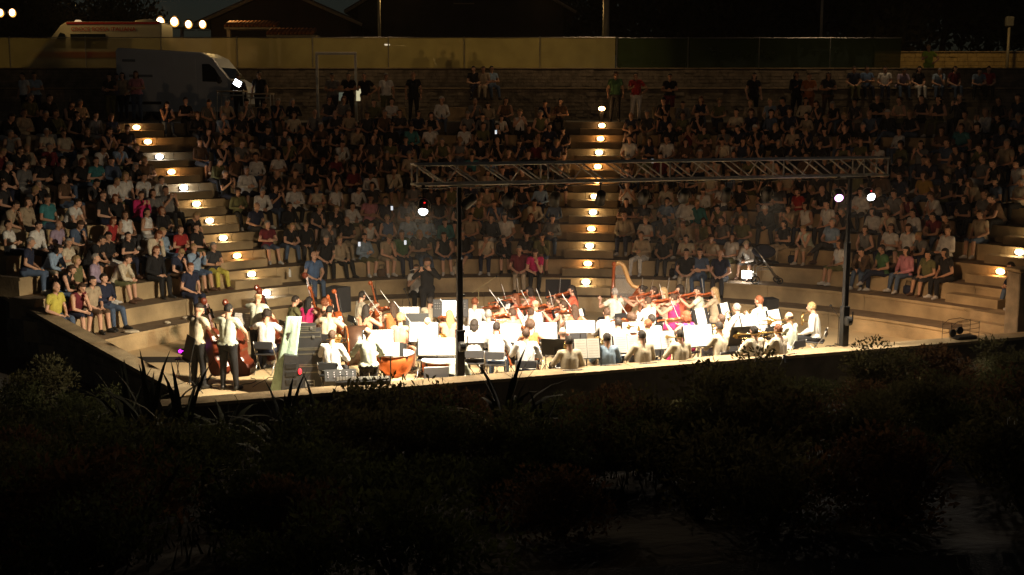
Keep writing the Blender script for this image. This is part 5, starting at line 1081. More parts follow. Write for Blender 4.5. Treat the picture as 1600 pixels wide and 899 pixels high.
# ------------------------------------------------------------------ truss with lamps
TL = aty(650, 258, 22.0); TRr = aty(1390, 247, 25.3)
tz1 = 4.65; tz0 = 4.29
TL.z = TRr.z = tz0; tdir = (TRr - TL).normalized(); tn = Vector((-tdir.y, tdir.x, 0)); TLen = (TRr - TL).length
tr = empty('lighting_truss', TL, 0, 'long horizontal aluminium lattice truss spanning over the stage', 'truss')
def T(a, dn, z): return tdir * a + tn * dn + Vector((0, 0, z - tz0))
for dn in (0, .40):
    for z in (tz0, tz1): b = MB(); b.tube([T(0, dn, z), T(TLen, dn, z)], .025, 10); b.build('chord', M_ALU, tr, True)
nb = 16
for i in range(nb):
    a0 = TLen * (i + .08) / nb; a1 = TLen * (i + .92) / nb
    if i % 4 == 0 or i == nb - 1:
        for a in ([a0 - .03] if i < nb - 1 else [a0 - .03, TLen - .03]):
            for dn in (0, .40): b = MB(); b.tube([T(a, dn, tz0), T(a, dn, tz1)], .016, 8); b.build('upright', M_ALU, tr, True)
            b = MB(); b.tube([T(a, 0, tz0), T(a, .4, tz0)], .016, 6); b.tube([T(a, 0, tz1), T(a, .4, tz1)], .016, 6); b.build('end_frame', M_ALU, tr, True)
    for dn in (0, .40):
        b = MB(); b.tube([T(a0, dn, tz1), T(a1, dn, tz0)], .015, 8); b.build('diagonal', M_ALU, tr, True)
    b = MB(); b.tube([T(a0, 0, tz0), T(a1, .4, tz0)], .012, 6); b.build('diagonal', M_ALU, tr, True)
    if i % 2: b = MB(); b.tube([T(a0, .4, tz0), T((a0 + a1) / 2, .4, tz1)], .013, 6); b.build('diagonal', M_ALU, tr, True)
for (u, lab) in ((724, 'black telescopic truss post at left of centre'), (1325, 'black telescopic truss post at the right end')):
    a = ((aty(u, 500, 22.5 if u < 900 else 25.2)).x - TL.x) / tdir.x; base = TL + tdir * a + tn * .2; base.z = 0
    o = empty('truss_post', base, math.atan2(tdir.y, tdir.x), lab, 'post', 'black posts carrying the truss')
    for (z0, z1, w_) in ((.0, 1.55, .15), (1.5, 2.9, .105), (2.85, 4.26, .075)): b = MB(); b.box((0, 0, (z0 + z1) / 2), (w_, w_, z1 - z0), bev=.008); b.build('mast_section', M_BLACK, o)
    b = MB(); b.box((0, 0, tz0 - .03), (.5, .42, .05), bev=.01); b.build('head_plate', M_BLACK, o)
    b = MB(); b.lathe([(.07, -.06), (.10, -.05), (.10, .05), (.07, .06)], (0, -.13, 1.25), Matrix.Rotation(R(90), 4, 'Y'), 14); b.box((.1, -.14, 1.35), (.02, .02, .2)); b.build('winch', M_BLACK, o)
    for i in range(4): an = R(45 + 90 * i); b = MB(); b.tube([(0, 0, .55), (.75 * math.cos(an), .75 * math.sin(an), .03)], .022, 8); b.build('outrigger', M_BLACK, o)
    for zz in (1.0, 1.52, 2.2): b = MB(); b.box((.08, 0, zz), (.05, .05, .05), bev=.006); b.build('lock_knob', M_BLACK, o)
def par_can(a, dn, drop, aim, lab, lit=None, power=0, ang=50, col=(1, .9, .78), red=False):
    hang = TL + tdir * a + tn * dn; hang.z = tz0 - .03; c = Vector((hang.x, hang.y, hang.z - drop))
    o = empty('stage_spotlight', c, 0, lab, 'spotlight', 'spotlights hanging under the truss')
    d = (Vector(aim) - c).normalized(); q = d.to_track_quat('-Z', 'Y').to_matrix().to_4x4()
    b = MB(); b.lathe([(.05, .16), (.085, .13), (.095, .04), (.098, -.12), (.104, -.13)], M=q, n=16); b.build('housing', M_BLACK, o, True)
    b = MB(); b.lathe([(.092, -.118), (.075, -.150 if lit else -.122), (.045, -.190 if lit else -.124), (.001, -.205 if lit else -.125)], M=q, n=16); b.build('lens', E_MAT('spot_glow_' + (lit or 'warm'), {'cool': (.9, .96, 1), 'pink': (1, .5, 1), 'warm': (1, .85, .65)}[lit or 'warm'], (4 if lit == 'pink' else 12) if lit else 8), o)
    b = MB(); b.tube([(.13 * math.cos(x), 0, .13 * math.sin(x)) for x in [R(200) - i * R(220) / 12 for i in range(13)]], .010, 6); b.build('yoke', M_STEEL, o, True)
    b = MB(); b.tube([(0, 0, .13), (0, 0, drop)], .012, 6); b.box((0, 0, drop), (.06, .06, .06), bev=.01); b.build('clamp', M_BLACK, o)
    if red: b = MB(); b.box((.03, -.09, .06), (.03, .02, .02)); b.build('indicator_light', E_MAT('red_led', (1, .02, .02), 1.5), o)
    if power: lamp('spotlight_beam', 'SPOT', c + d * .16, power, col, .07, aim, ang, .7)
    return o
def ta(u): # distance along truss for pixel column
    y = 22.2
    for _ in range(4): y = (TL + tdir * max(0, (aty(u, 290, y).x - TL.x) / tdir.x)).y
    return (aty(u, 290, y).x - TL.x) / tdir.x
SPOTK = 0.84
SPOTS = [(660, (-1.6, 18.4, .0), 1500, 150, 'cool', True, 'first spotlight at the left end of the truss, glowing white', (1, .80, .55)), (738, (-4.4, 25.4, .6), 1100, 84, None, False, 'spotlight tucked beside the left truss post', (.92, 1, .78)),
    (800, (-.8, 25.2, .9), 900, 84, None, True, 'spotlight with red dot right of the left post', (1, .87, .71)), (873, (.4, 25.6, .9), 850, 84, None, True, 'spotlight with red dot left of the middle stairs', (1, .87, .71)),
    (945, (1.4, 26.0, .9), 650, 84, None, False, 'spotlight hanging beside the middle stair lamps', (1, .80, .61)), (1013, (2.2, 26.4, .9), 600, 84, None, False, 'spotlight with round bright yoke above the harp', (1, .80, .61)),
    (1077, (3.2, 26.6, .9), 650, 84, None, False, 'spotlight right of the harp', (1, .86, .70)), (1143, (4.2, 26.8, .9), 800, 84, None, False, 'spotlight above the beige dressed violinist', (1, .87, .71)),
    (1207, (5.2, 27.0, .9), 750, 82, None, True, 'spotlight with red dot above the tall man', (1, .87, .71)), (1308, (6.0, 17.6, .0), 3000, 150, 'pink', False, 'spotlight glowing pinkish white just left of the right post', (1, .82, .66)),
    (1355, (9.2, 17.6, .0), 3000, 150, 'cool', True, 'last spotlight glowing white at the right end', (1, .84, .62))]
for (u, aim, pw, ang, lit, red, lab, cl) in SPOTS:
    par_can(ta(u), .2 if lit is None else -.05, .30 if lit is None else .34, aim, lab, lit, pw * SPOTK, ang, cl, red)
# added downward spots without fixtures, brightening near players, wall and lowest seats
for (a, pw, ang, dy) in [(.3, 3800, 116, 2.2), (TLen * .16, 750, 125, 1.0), (TLen * .33, 1050, 125, .9), (TLen * .52, 1600, 125, .8), (TLen * .76, 1650, 125, .8), (TLen * .97, 600, 125, 1.4)]:
    c = TL + tdir * a + tn * .45; lamp('added_truss_fill', 'SPOT', (c.x, c.y, tz0 - .35), pw, (1, .82, .57), .12, (c.x - (2.2 if a < 1 else 0), c.y + dy, 0), ang, 1.0)

for (a, tgt, pw, ang) in [(.4, (-8.5, 28.5, .0), 900, 62), (TLen * .97, (11, 29.5, -.5), 850, 62), (TLen * .12, (-5, 38, 2.2), 380, 70), (TLen * .6, (4, 38, 2.2), 330, 70), (TLen * .9, (10, 36, 2.0), 240, 60)]:  # added spots without fixtures, lighting the stage ends and the crowd
    c = TL + tdir * a + tn * .45; lamp('added_truss_fill', 'SPOT', (c.x, c.y, tz0 - .25), pw, (1, .58, .29), .12, tgt, ang, 1.0)
# ------------------------------------------------------------------ behind the seats
M_FACING = mat('stone_facing', (.26, .21, .15), .95, var=.45, scale=3.5, bump=.8, bscale=9)
def coursed_wall(name, x0, x1, y, z0, z1, th, m, label, cap=True, stones=True, course=.14):
    o = empty(name, label=label, cat='wall'); b = MB(); b.box(((x0 + x1) / 2, y + th / 2 + .03, (z0 + z1) / 2), (x1 - x0, th - .06, z1 - z0 - .01)); b.build('wall_core', M_MORTAR, o)
    if stones:
        b = MB(); z = z0; 
        while z < z1 - .05:
            h = min(course * rnd.uniform(.75, 1.25), z1 - .03 - z); x = x0
            while x < x1:
                L_ = rnd.uniform(.2, .6); p_ = rnd.uniform(0, .035); b.box((x + L_ / 2, y + .045 - p_ / 2, z + h / 2), (L_ - .012, .06 + p_, h - .012)); x += L_
            z += h
        f = b.build('facing_stones', m, o); f['kind'] = 'stuff'
    if cap:
        n = max(1, int((x1 - x0) / 1.4))
        for i in range(n): a = x0 + (x1 - x0) * i / n; c = x0 + (x1 - x0) * (i + 1) / n; b = MB(); b.box(((a + c) / 2, y + th / 2, z1 + .02), (c - a - .012, th + .08, .05), bev=.006); b.build('capping_slab', M_CAP, o)
    return o
XL, XR = -26, 26
coursed_wall('ledge_wall', XL, XR, LY, ZT, LZ, .5, M_FACING, 'low stone faced ledge wall behind the concourse that people sit on')
sheet('ledge_terrace', [(XL, LY + .5), (XR, LY + .5), (XR, 52.4), (XL, 52.4)], LZ - .03, M_PAVE)
WY = 51.2
xg = aty(962, 112, WY).x
coursed_wall('upper_stone_wall', XL, XR, WY, LZ, 7.28, .4, M_FACING, 'upper band of rough coursed stone below the screens')
sheet('street', [(-300, WY + .4), (300, WY + .4), (300, 500), (-300, 500)], 6.85, M_ASPH)
# screens
def mesh_screen(x0, x1, z0, z1, col, name, label, trans, n):
    m = bpy.data.materials.new(name); m.use_nodes = True; t = m.node_tree; t.nodes.remove(t.nodes['Principled BSDF']); out = t.nodes['Material Output']
    tr_ = t.nodes.new('ShaderNodeBsdfTransparent'); tl = t.nodes.new('ShaderNodeBsdfTranslucent'); df = t.nodes.new('ShaderNodeBsdfDiffuse'); m1 = t.nodes.new('ShaderNodeMixShader'); m2 = t.nodes.new('ShaderNodeMixShader')
    tc = t.nodes.new('ShaderNodeTexCoord'); ns = t.nodes.new('ShaderNodeTexNoise'); ns.inputs['Scale'].default_value = 1.6; t.links.new(tc.outputs['Object'], ns.inputs['Vector'])
    mr = t.nodes.new('ShaderNodeMapRange'); mr.inputs[3].default_value = .7; mr.inputs[4].default_value = 1.2; t.links.new(ns.outputs['Fac'], mr.inputs[0])
    mx = t.nodes.new('ShaderNodeMix'); mx.data_type = 'RGBA'; mx.blend_type = 'MULTIPLY'; mx.inputs[0].default_value = 1; mx.inputs[6].default_value = (*col, 1); t.links.new(mr.outputs[0], mx.inputs[7])
    t.links.new(mx.outputs[2], tl.inputs[0]); t.links.new(mx.outputs[2], df.inputs[0]); m1.inputs[0].default_value = .5; t.links.new(tl.outputs[0], m1.inputs[1]); t.links.new(df.outputs[0], m1.inputs[2])
    m2.inputs[0].default_value = 1 - trans; t.links.new(tr_.outputs[0], m2.inputs[1]); t.links.new(m1.outputs[0], m2.inputs[2]); t.links.new(m2.outputs[0], out.inputs[0])
    o = empty('mesh_fence', label=label, cat='fence')
    for i in range(n):
        a = x0 + (x1 - x0) * i / n; c = x0 + (x1 - x0) * (i + 1) / n; b = MB(); vs = []
        for ii in range(9):
            for jj in range(5):
                u_ = ii / 8; w_ = jj / 4; sag = .03 * math.sin(math.pi * u_) * (1 if jj == 4 else 0); vs.append((a + .02 + (c - a - .04) * u_, WY + .17 + .03 * mnoise.noise(Vector((a + u_ * 3, w_ * 2, 1))), z0 + (z1 - z0) * w_ - sag))
        b.add(vs, [(ii * 5 + jj, (ii + 1) * 5 + jj, (ii + 1) * 5 + jj + 1, ii * 5 + jj + 1) for ii in range(8) for jj in range(4)]); b.build('mesh_panel', m, o, True)
        b = MB(); b.tube([(a, WY + .22, z0), (a, WY + .22, z1 + .05)], .03, 8); b.build('post', M_STEEL, o)
    b = MB(); b.tube([(x0, WY + .2, z1 + .01), (x1, WY + .2, z1 + .01)], .018, 6); b.build('top_rail', M_STEEL, o)
    return o
xa = aty(1410, 90, WY).x
mesh_screen(-24, xg, 7.33, 8.56, (.52, .46, .23), 'cream_screen_fabric', 'pale translucent mesh screen fence glowing yellow from lamps behind', .30, 9)
mesh_screen(xg + .06, xa, 7.33, 8.54, (.05, .075, .03), 'green_screen_fabric', 'dark green mesh screen fence along the right half', .12, 4)
ow = coursed_wall('ochre_wall', xa + .1, 27, 55.5, 6.85, 8.15, .35, mat('ochre_stone', (.50, .36, .16), .9, var=.3, scale=4, bump=.6, bscale=12), 'ochre stone garden wall lit warm behind the right end', course=.18)
# stone blocks along the concourse
for i, u in enumerate((413, 612, 709, 858, 1043, 1190, 1343, 1497)):
    p = aty(u, 172, 43.4 if i > 0 else 43.6); o = empty('stone_block', (p.x, p.y, ZT), rnd.uniform(-.03, .03), 'pale rectangular stone block seat, %s from the left on the concourse edge' % ORD[i + 1], 'bench', 'stone block seats along the concourse')
    b = MB(); b.box((0, 0, .24), (1.02, .45, .44), bev=.01); b.build('block', M_CONC, o); b = MB(); b.box((0, 0, .485), (1.06, .49, .05), bev=.008); b.build('top_slab', M_CONC, o)
# gateway frame
p = aty(527, 185, 46.0); o = empty('gateway_frame', (p.x, 46.0, ZT), 0, 'tall white rectangular gateway frame above the middle block', 'frame')
for sx in (-1, 1): b = MB(); b.box((sx * .72, 0, 1.22), (.09, .12, 2.44), bev=.01); b.build('upright', M_WHITE, o)
b = MB(); b.box((0, 0, 2.49), (1.53, .12, .10), bev=.01); b.build('crossbar', M_WHITE, o)
# lit boards on a table behind the standing people
p = aty(559, 178, 45.2); o = empty('display_table', (p.x + .1, 45.2, ZT), 0, 'table with small bright lit boards behind the standing people', 'table')
b = MB(); b.box((0, 0, .72), (1.5, .6, .04), bev=.008); b.build('table_top', M_CL['beige'], o)
for sx in (-1, 1): b = MB(); b.box((sx * .68, 0, .35), (.05, .5, .70)); b.build('leg', M_STEEL, o)
b = MB(); b.box((.02, -.08, .96), (.30, .03, .44), Matrix.Rotation(R(-12), 4, 'X')); b.build('lit_board', E_MAT('board_glow', (1, .9, .55), .55), o)
b = MB(); b.box((-.62, -.08, .90), (.30, .03, .30), Matrix.Rotation(R(-12), 4, 'X')); b.build('lit_board', E_MAT('board_glow_dim', (.7, .8, .6), .10), o)
# floodlit table frames
def table_frame(u0, u1, v, y, lab):
    a = aty(u0, v, y); c = aty(u1, v, y); h = a.z - ZT; o = empty('table_frame', ((a.x + c.x) / 2, y, ZT), 0, lab, 'table', 'metal framed tables left of the gateway'); w_ = c.x - a.x
    b = MB(); b.box((0, 0, h), (w_, .7, .05), bev=.008); b.build('table_top', M_CL['beige'], o)
    for sx in (-1, 1):
        for sy in (-1, 1): b = MB(); b.tube([(sx * w_ * .46, sy * .3, h - .02), (sx * w_ * .50, sy * .34, 0)], .02, 8); b.build('leg', M_STEEL, o)
    b = MB(); b.box((0, -.3, h - .14), (w_ * .92, .02, .05)); b.build('apron', M_STEEL, o); return o
table_frame(341, 384, 143, 44.4, 'metal table frame under the white floodlight by the van nose'); table_frame(387, 426, 147, 44.3, 'second metal table frame right of the floodlight')
p = aty(371, 131, 44.3); o = empty('floodlight', p, 0, 'bright bluish white floodlight standing on the table frame', 'floodlight')
b = MB(); b.box((0, .06, .02), (.34, .10, .28), Matrix.Rotation(R(30), 4, 'Y'), bev=.02); b.build('housing', M_BLACK, o); b = MB(); b.box((0, 0, .02), (.26, .02, .20), Matrix.Rotation(R(30), 4, 'Y'), bev=.008); b.build('lens', E_MAT('flood_glow', (.82, .90, 1), 14), o); b = MB(); b.tube([(0, .06, -.1), (0, .06, -.26)], .015, 6); b.build('bracket', M_BLACK, o)
lamp('floodlight_beam', 'SPOT', p + Vector((0, -.12, 0)), 14, (.85, .92, 1), .05, p + Vector((.3, -1, -.6)), 100, .8)
# white floodlight under the seated man at right
z = zk(2); p = at(1164, 436, z + .1); s_ = foot(p.x, p.y); p = off(s_, Dk(3) - .30, z); o = empty('floodlight', p, math.atan2(nrm(s_)[0], -nrm(s_)[1]) + math.pi, 'dazzling white floodlight on the tier between the legs of the capped man', 'floodlight')
b = MB(); b.box((0, .05, .20), (.30, .08, .24), bev=.02); b.build('housing', M_BLACK, o); b = MB(); b.box((0, 0, .20), (.27, .02, .21), bev=.008); b.build('lens', E_MAT('flood_white', (1, .97, .88), 25), o); b = MB(); b.box((0, .05, .04), (.24, .16, .03), bev=.008); b.build('foot_bracket', M_BLACK, o)
q = off(s_, Dk(3) - .42, z + .2); lamp('floodlight_beam', 'POINT', q, 9, (1, .93, .78), .06)
# pushchair
p = at(1212, 437, z); s_ = foot(p.x, p.y); p = off(s_, Dk(3) - .36, z); o = empty('pushchair', p, R(0), 'pushchair with silver frame and dark folded hood beside the capped man', 'pushchair')
def tb(name, pts, r_, m): b = MB(); b.tube(pts, r_, 8); b.build(name, m, o, True)
for sy in (-.2, .2): tb('frame_tube', [(-.42, sy, 1.02), (-.10, sy, .62), (.30, sy, .10)], .016, M_STEEL); tb('frame_tube', [(-.36, sy, .10), (-.34, sy, .48), (-.12, sy, .60)], .016, M_STEEL); tb('frame_tube', [(-.3, sy, .40), (.10, sy, .42)], .013, M_STEEL)
tb('handle', [(-.42, -.2, 1.02), (-.45, 0, 1.05), (-.42, .2, 1.02)], .02, M_BLACKP)
b = MB(); b.box((.02, 0, .62), (.55, .34, .06), Matrix.Rotation(R(10), 4, 'Y'), bev=.02); b.box((-.24, 0, .80), (.06, .34, .42), Matrix.Rotation(R(-30), 4, 'Y'), bev=.02); b.build('seat', M_CL['black'], o)
b = MB(); b.lathe([(.30, -.17), (.30, .17)], (-.12, 0, .90), Matrix.Rotation(R(90), 4, 'X') @ Matrix.Diagonal((1, .6, 1, 1)), 14); b.build('hood', M_CL['navy'], o, True)
for i, (wx, wr) in enumerate(((-.38, .11), (.30, .08))):
    for sy in (-.22, .22): b = MB(); b.tube([(wx + wr * math.cos(a), sy, wr + .01 + wr * math.sin(a)) for a in [j * math.pi / 8 for j in range(17)]], .018, 6); b.box((wx, sy, wr + .01), (.05, .03, .05)); b.build('wheel', M_BLACK, o, True)

# ---------------- vehicles
def vehicle_body(profile, w_, m, parent, name='body', inset=.10):
    """side outline extruded across the width with a tumble-home top"""
    n = len(profile); zmax = max(z for x, z in profile); vs = []
    for (sy, k_) in ((-1, 0), (-1, 1), (1, 1), (1, 0)):
        for x, z in profile:
            t = max(0, (z - 1.0) / (zmax - 1.0)); y = w_ / 2 - inset * t * t - (0 if k_ == 0 else .0); vs.append((x * (1 if k_ else .985) + (0 if k_ else .0), sy * (y if k_ == 0 else y - .06), z if k_ == 0 else z + (.03 if z > zmax * .8 else 0)))
    fs = [tuple(range(n)), tuple(reversed(range(3 * n, 4 * n)))]
    for r_ in range(3):
        for i in range(n): j = (i + 1) % n; fs.append((r_ * n + j, r_ * n + i, (r_ + 1) * n + i, (r_ + 1) * n + j))
    b = MB(); b.add(vs, fs); return b.build(name, m, parent)
def wheels(o, xs, w_, r_=.34):
    for x in xs:
        for sy in (-1, 1):
            b = MB(); b.lathe([(r_ * .6, -.11), (r_ * .95, -.10), (r_, -.05), (r_, .05), (r_ * .95, .10), (r_ * .6, .11)], (x, sy * (w_ / 2 - .12), r_), Matrix.Rotation(R(90), 4, 'X'), 20); wh = b.build('wheel', M_BLACKP, o, True)
            b = MB(); b.lathe([(.02, -.115), (r_ * .58, -.112), (r_ * .58, .112), (.02, .115)], (x, sy * (w_ / 2 - .12), r_), Matrix.Rotation(R(90), 4, 'X'), 14); b.build('rim', M_STEEL, wh)
def side_panel(o, name, poly, y, m, sy, th=.02):
    b = MB(); M_ = Matrix.Translation((0, sy * y, 0)) @ Matrix.Rotation(R(90), 4, 'X'); b.prism(poly, M_, th); return b.build(name, m, o)
M_GLASS = mat('dark_glass', (.015, .02, .025), .08, .0, var=0)
M_VAN = mat('blue_grey_paint', (.62, .68, .74), .4, .1, var=.06, scale=2)
pv = aty(280, 180, 45.3); van = empty('parked_van', (pv.x + .05, 46.4, ZT), R(-6), 'tall blue-grey panel van parked with its nose to the right', 'van')
VX = 2.35
prof = [(-2.35, .35), (-2.38, 2.55), (-2.28, 2.66), (.9, 2.48), (1.35, 2.28), (1.95, 1.55), (2.42, 1.28), (2.55, .95), (2.55, .35)]
prof = [(x, z + .0) for x, z in prof]; vehicle_body(prof, 1.95, M_VAN, van); wheels(van, (-1.45, 1.75), 1.95, .35)
for sy in (-1, 1):
    side_panel(van, 'window', [(.95, 1.45), (1.72, 1.42), (1.42, 1.92), (1.22, 2.08), (.95, 2.08)], .95, M_GLASS, sy)
    side_panel(van, 'front_door', [(.78, .5), (1.42, .5), (1.5, .8), (1.86, .95), (1.9, 1.38), (.78, 1.41)], .972, M_VAN, sy)
    side_panel(van, 'sliding_door', [(-.55, .5), (.70, .5), (.70, 2.28), (-.55, 2.33)], .945, M_VAN, sy, .03)
    side_panel(van, 'side_trim', [(-2.3, .62), (-.65, .62), (-.65, .72), (-2.3, .72)], .982, M_BLACKP, sy)
    side_panel(van, 'faint_lettering', [(-1.85, 1.62), (-.95, 1.61), (-.95, 1.70), (-1.85, 1.71)], .955, mat('dull_grey_mark', (.16, .20, .25), .5), sy, .012)
    side_panel(van, 'faint_lettering', [(-2.1, 2.18), (-1.6, 2.17), (-1.6, 2.26), (-2.1, 2.27)], .93, mat('dull_grey_mark', (.16, .20, .25), .5), sy, .012)
b = MB(); b.add([(1.42, -.80, 2.20), (1.42, .80, 2.20), (1.97, .84, 1.56), (1.97, -.84, 1.56)], [(0, 1, 2, 3)]); b.add([(1.40, -.80, 2.16), (1.40, .80, 2.16), (1.93, .84, 1.52), (1.93, -.84, 1.52)], [(3, 2, 1, 0)]); b.build('windscreen', M_GLASS, van)
for sy in (-1, 1): b = MB(); b.box((2.46, sy * .75, 1.02), (.12, .26, .20), bev=.03); b.build('headlight', M_STEEL, van); b = MB(); b.box((1.62, sy * 1.08, 1.5), (.12, .16, .26), bev=.03); b.build('mirror', M_BLACKP, van)
b = MB(); b.box((2.57, 0, .50), (.12, 1.9, .26), bev=.04); b.build('bumper', M_BLACKP, van)
def text_obj(txt, size, M_, m, parent, name='lettering'):
    c = bpy.data.curves.new(name, 'FONT'); c.body = txt; c.size = size; c.extrude = .003; c.align_x = 'LEFT'
    o = bpy.data.objects.new('tmp', c); COL.objects.link(o); dg = bpy.context.evaluated_depsgraph_get(); me = bpy.data.meshes.new_from_object(o.evaluated_get(dg)); bpy.data.objects.remove(o)
    me.materials.clear(); me.materials.append(m); return link(name, me, parent, None, M_)
# ambulance behind the mesh
pa = aty(95, 100, 55.0); pe = aty(300, 100, 55.0); amb = empty('ambulance', ((pa.x + pe.x) / 2 - .9, 55.0, 6.85), 0, 'cream ambulance with red roof stripe and red lettering behind the mesh screen', 'ambulance')
M_AMB = mat('cream_paint', (.78, .72, .55), .4, var=.05); M_RED = mat('red_stripe', (.62, .03, .02), .4, var=.05)
prof = [(2.75, .35), (2.78, 2.45), (2.70, 2.52), (-1.35, 2.52), (-1.62, 2.36), (-2.3, 1.55), (-3.0, 1.25), (-3.15, .9), (-3.15, .35)]
vehicle_body(list(reversed(prof)), 2.0, M_AMB, amb); wheels(amb, (-2.2, 1.7), 2.0, .35)
for sy in (-1, 1):
    side_panel(amb, 'window', [(-2.05, 1.42), (-1.42, 1.42), (-1.42, 2.02), (-1.62, 2.08)], .975, M_GLASS, sy); side_panel(amb, 'window', [(-1.18, 1.42), (.35, 1.42), (.35, 2.02), (-1.18, 2.02)], .975, M_GLASS, sy)
    side_panel(amb, 'roof_stripe', [(-1.35, 2.44), (2.7, 2.44), (2.7, 2.53), (-1.35, 2.53)], .93, M_RED, sy); side_panel(amb, 'side_stripe', [(-3.0, 1.0), (2.7, 1.0), (2.7, 1.25), (-3.0, 1.25)], 1.0, M_RED, sy)
text_obj('CROCE ROSSA ITALIANA', .25, Matrix.Translation((-1.15, -.955, 2.14)) @ Matrix.Rotation(R(90), 4, 'X'), M_RED, amb)
b = MB(); b.lathe([(.16, 0), (.18, .06), (.10, .14)], (-1.15, 0, 2.54), n=14); b.build('roof_beacon', E_MAT('beacon', (1, .75, .45), .5), amb, True); b = MB(); b.lathe([(.55, 0), (.5, .10), (.2, .16)], (1.9, 0, 2.54), n=18); b.build('roof_vent', M_AMB, amb, True)
# car behind the mesh
pc_ = aty(610, 100, 54.2); car = empty('parked_car', (pc_.x, 54.2, 6.85), 0, 'low car seen dimly behind the mesh screen near the centre', 'car')
vehicle_body([(-2.0, .3), (-2.05, .85), (-1.75, 1.0), (-1.1, 1.08), (-.55, 1.45), (.7, 1.48), (1.35, 1.08), (1.95, .95), (2.1, .6), (2.1, .3)], 1.75, mat('dark_car_paint', (.08, .08, .09), .3, .3), car, inset=.12); wheels(car, (-1.3, 1.35), 1.75, .31)
for sy in (-1, 1): side_panel(car, 'window', [(-.95, 1.08), (1.1, 1.08), (.62, 1.40), (-.5, 1.38)], .86, M_GLASS, sy)
b = MB(); b.box((-.1, -.3, 1.55), (.22, .12, .06), bev=.01); b.build('roof_light', E_MAT('car_light', (1, .85, .6), 2.5), car)
# two people walking behind the mesh
for u, lab in ((694, 'left of two people seen as shadows through the mesh screen'), (722, 'right of two people seen as shadows through the mesh screen')):
    p = aty(u, 90, 52.6); person(Vector((p.x, 52.6, 6.86)), 3.0, 'stand_down', 'beige', 'short', 'grey', 'trousers', 'dark', 'short', 0, 'black', lab, 'person', None, .96)

# ---------------- buildings
M_HOUSE = mat('dark_plaster', (.07, .055, .045), .9, var=.25, scale=1.2); M_ROOF = mat('roof_tiles', (.07, .04, .028), .9, var=.4, scale=5, bump=.6)
def house(x0, x1, y0, y1, h, rh, lab, wins, zb=6.85):
    o = empty('house', ((x0 + x1) / 2, y0, zb), 0, lab, 'house'); w_ = x1 - x0; d = y1 - y0
    b = MB(); b.box((0, d / 2, h / 2), (w_, d, h)); b.build('wall', M_HOUSE, o)
    for s in (-1, 1):   # gabled roof with the ridge running away from us
        b = MB(); ov = .7; th = .22
        pts = [(0, h + rh), (s * (w_ / 2 + ov), h + rh - rh * (w_ / 2 + ov) / (w_ / 2))]
        vs = [(x, y, z + dz) for dz in (0.02, th) for y in (-ov, d + ov) for (x, z) in pts]; b.add(vs, [(0, 1, 3, 2), (4, 6, 7, 5), (0, 4, 5, 1), (2, 3, 7, 6), (1, 5, 7, 3), (0, 2, 6, 4)]); rf = b.build('roof', M_ROOF, o)
        b = MB(); b.tube([(0, -ov - .02, h + rh + .06), (pts[1][0], -ov - .02, pts[1][1] + .06)], .09, 6); b.build('verge_board', M_CL['beige'], rf)
    for yy in (.0, d): b = MB(); b.prism([(-w_ / 2, h), (w_ / 2, h), (0, h + rh)], Matrix.Translation((0, yy + (.06 if yy == 0 else -.06), 0)) @ Matrix.Rotation(R(90), 4, 'X'), .12); b.build('gable', M_HOUSE, o)
    for (x, z, ww, hh) in wins:
        b = MB(); b.box((x, -.02, z), (ww, .08, hh)); f = b.build('window', M_BLACKP, o); b = MB(); b.box((x, -.07, z), (ww - .14, .03, hh - .14)); b.build('pane', M_GLASS, f); b = MB(); b.box((x, -.08, z - hh / 2 - .05), (ww + .2, .16, .06)); b.build('sill', M_CL['beige'], f)
    return o
xA = aty(560, 60, 72).x; xB = aty(880, 60, 72).x
house(xA, xB, 72, 84, 4.6, 3.4, 'dark gabled house behind the centre of the screen', [(-2, 2.2, 1.4, 1.5), (2.4, 2.2, 1.4, 1.5), (0.2, 5.4, 1.0, 1.1)])
xA = aty(330, 60, 66).x; xB = aty(548, 60, 66).x
house(xA, xB, 66, 76, 3.4, 1.6, 'lower dark house behind the left part of the screen', [(-1.8, 1.9, 1.2, 1.3), (1.9, 1.9, 1.2, 1.3)])
xA = aty(-80, 60, 88).x; xB = aty(150, 60, 88).x
house(xA, xB, 88, 98, 4.0, 2.4, 'far dark house behind the ambulance at left', [(-1.5, 2, 1.2, 1.3), (2.5, 2, 1.2, 1.3)])
def tiled_canopy(u0, u1, v, y, lab):
    a = aty(u0, v, y); c = aty(u1, v, y); o = empty('tiled_canopy', ((a.x + c.x) / 2, y, 6.85), 0, lab, 'canopy', 'small tiled canopies above the screen'); w_ = c.x - a.x; h = a.z - 6.85
    b = MB(); b.box((0, .5, h - .12), (w_, 1.0, .08)); b.build('slab', M_CL['cream'], o)
    n = int(w_ / .18); tl = MB(); tl.tube([(0, -.08, 0), (0, 1.0, .25)], .08, 8); tm = tl.mesh('roof_tile', [mat('terracotta', (.38, .14, .05), .9, var=.3, scale=9)], True)
    for i in range(n): link('roof_tile', tm, o, None, Matrix.Translation((-w_ / 2 + .09 + i * .18, 0, h - .02)))
    for sx in (-1, 1): b = MB(); b.box((sx * (w_ / 2 - .1), .5, (h - .16) / 2), (.16, .16, h - .16)); b.build('pillar', M_CL['cream'], o)
tiled_canopy(416, 495, 52, 56.5, 'small canopy edged with terracotta tiles, lower right one'); tiled_canopy(350, 436, 40, 59, 'small canopy edged with terracotta tiles, upper left one')
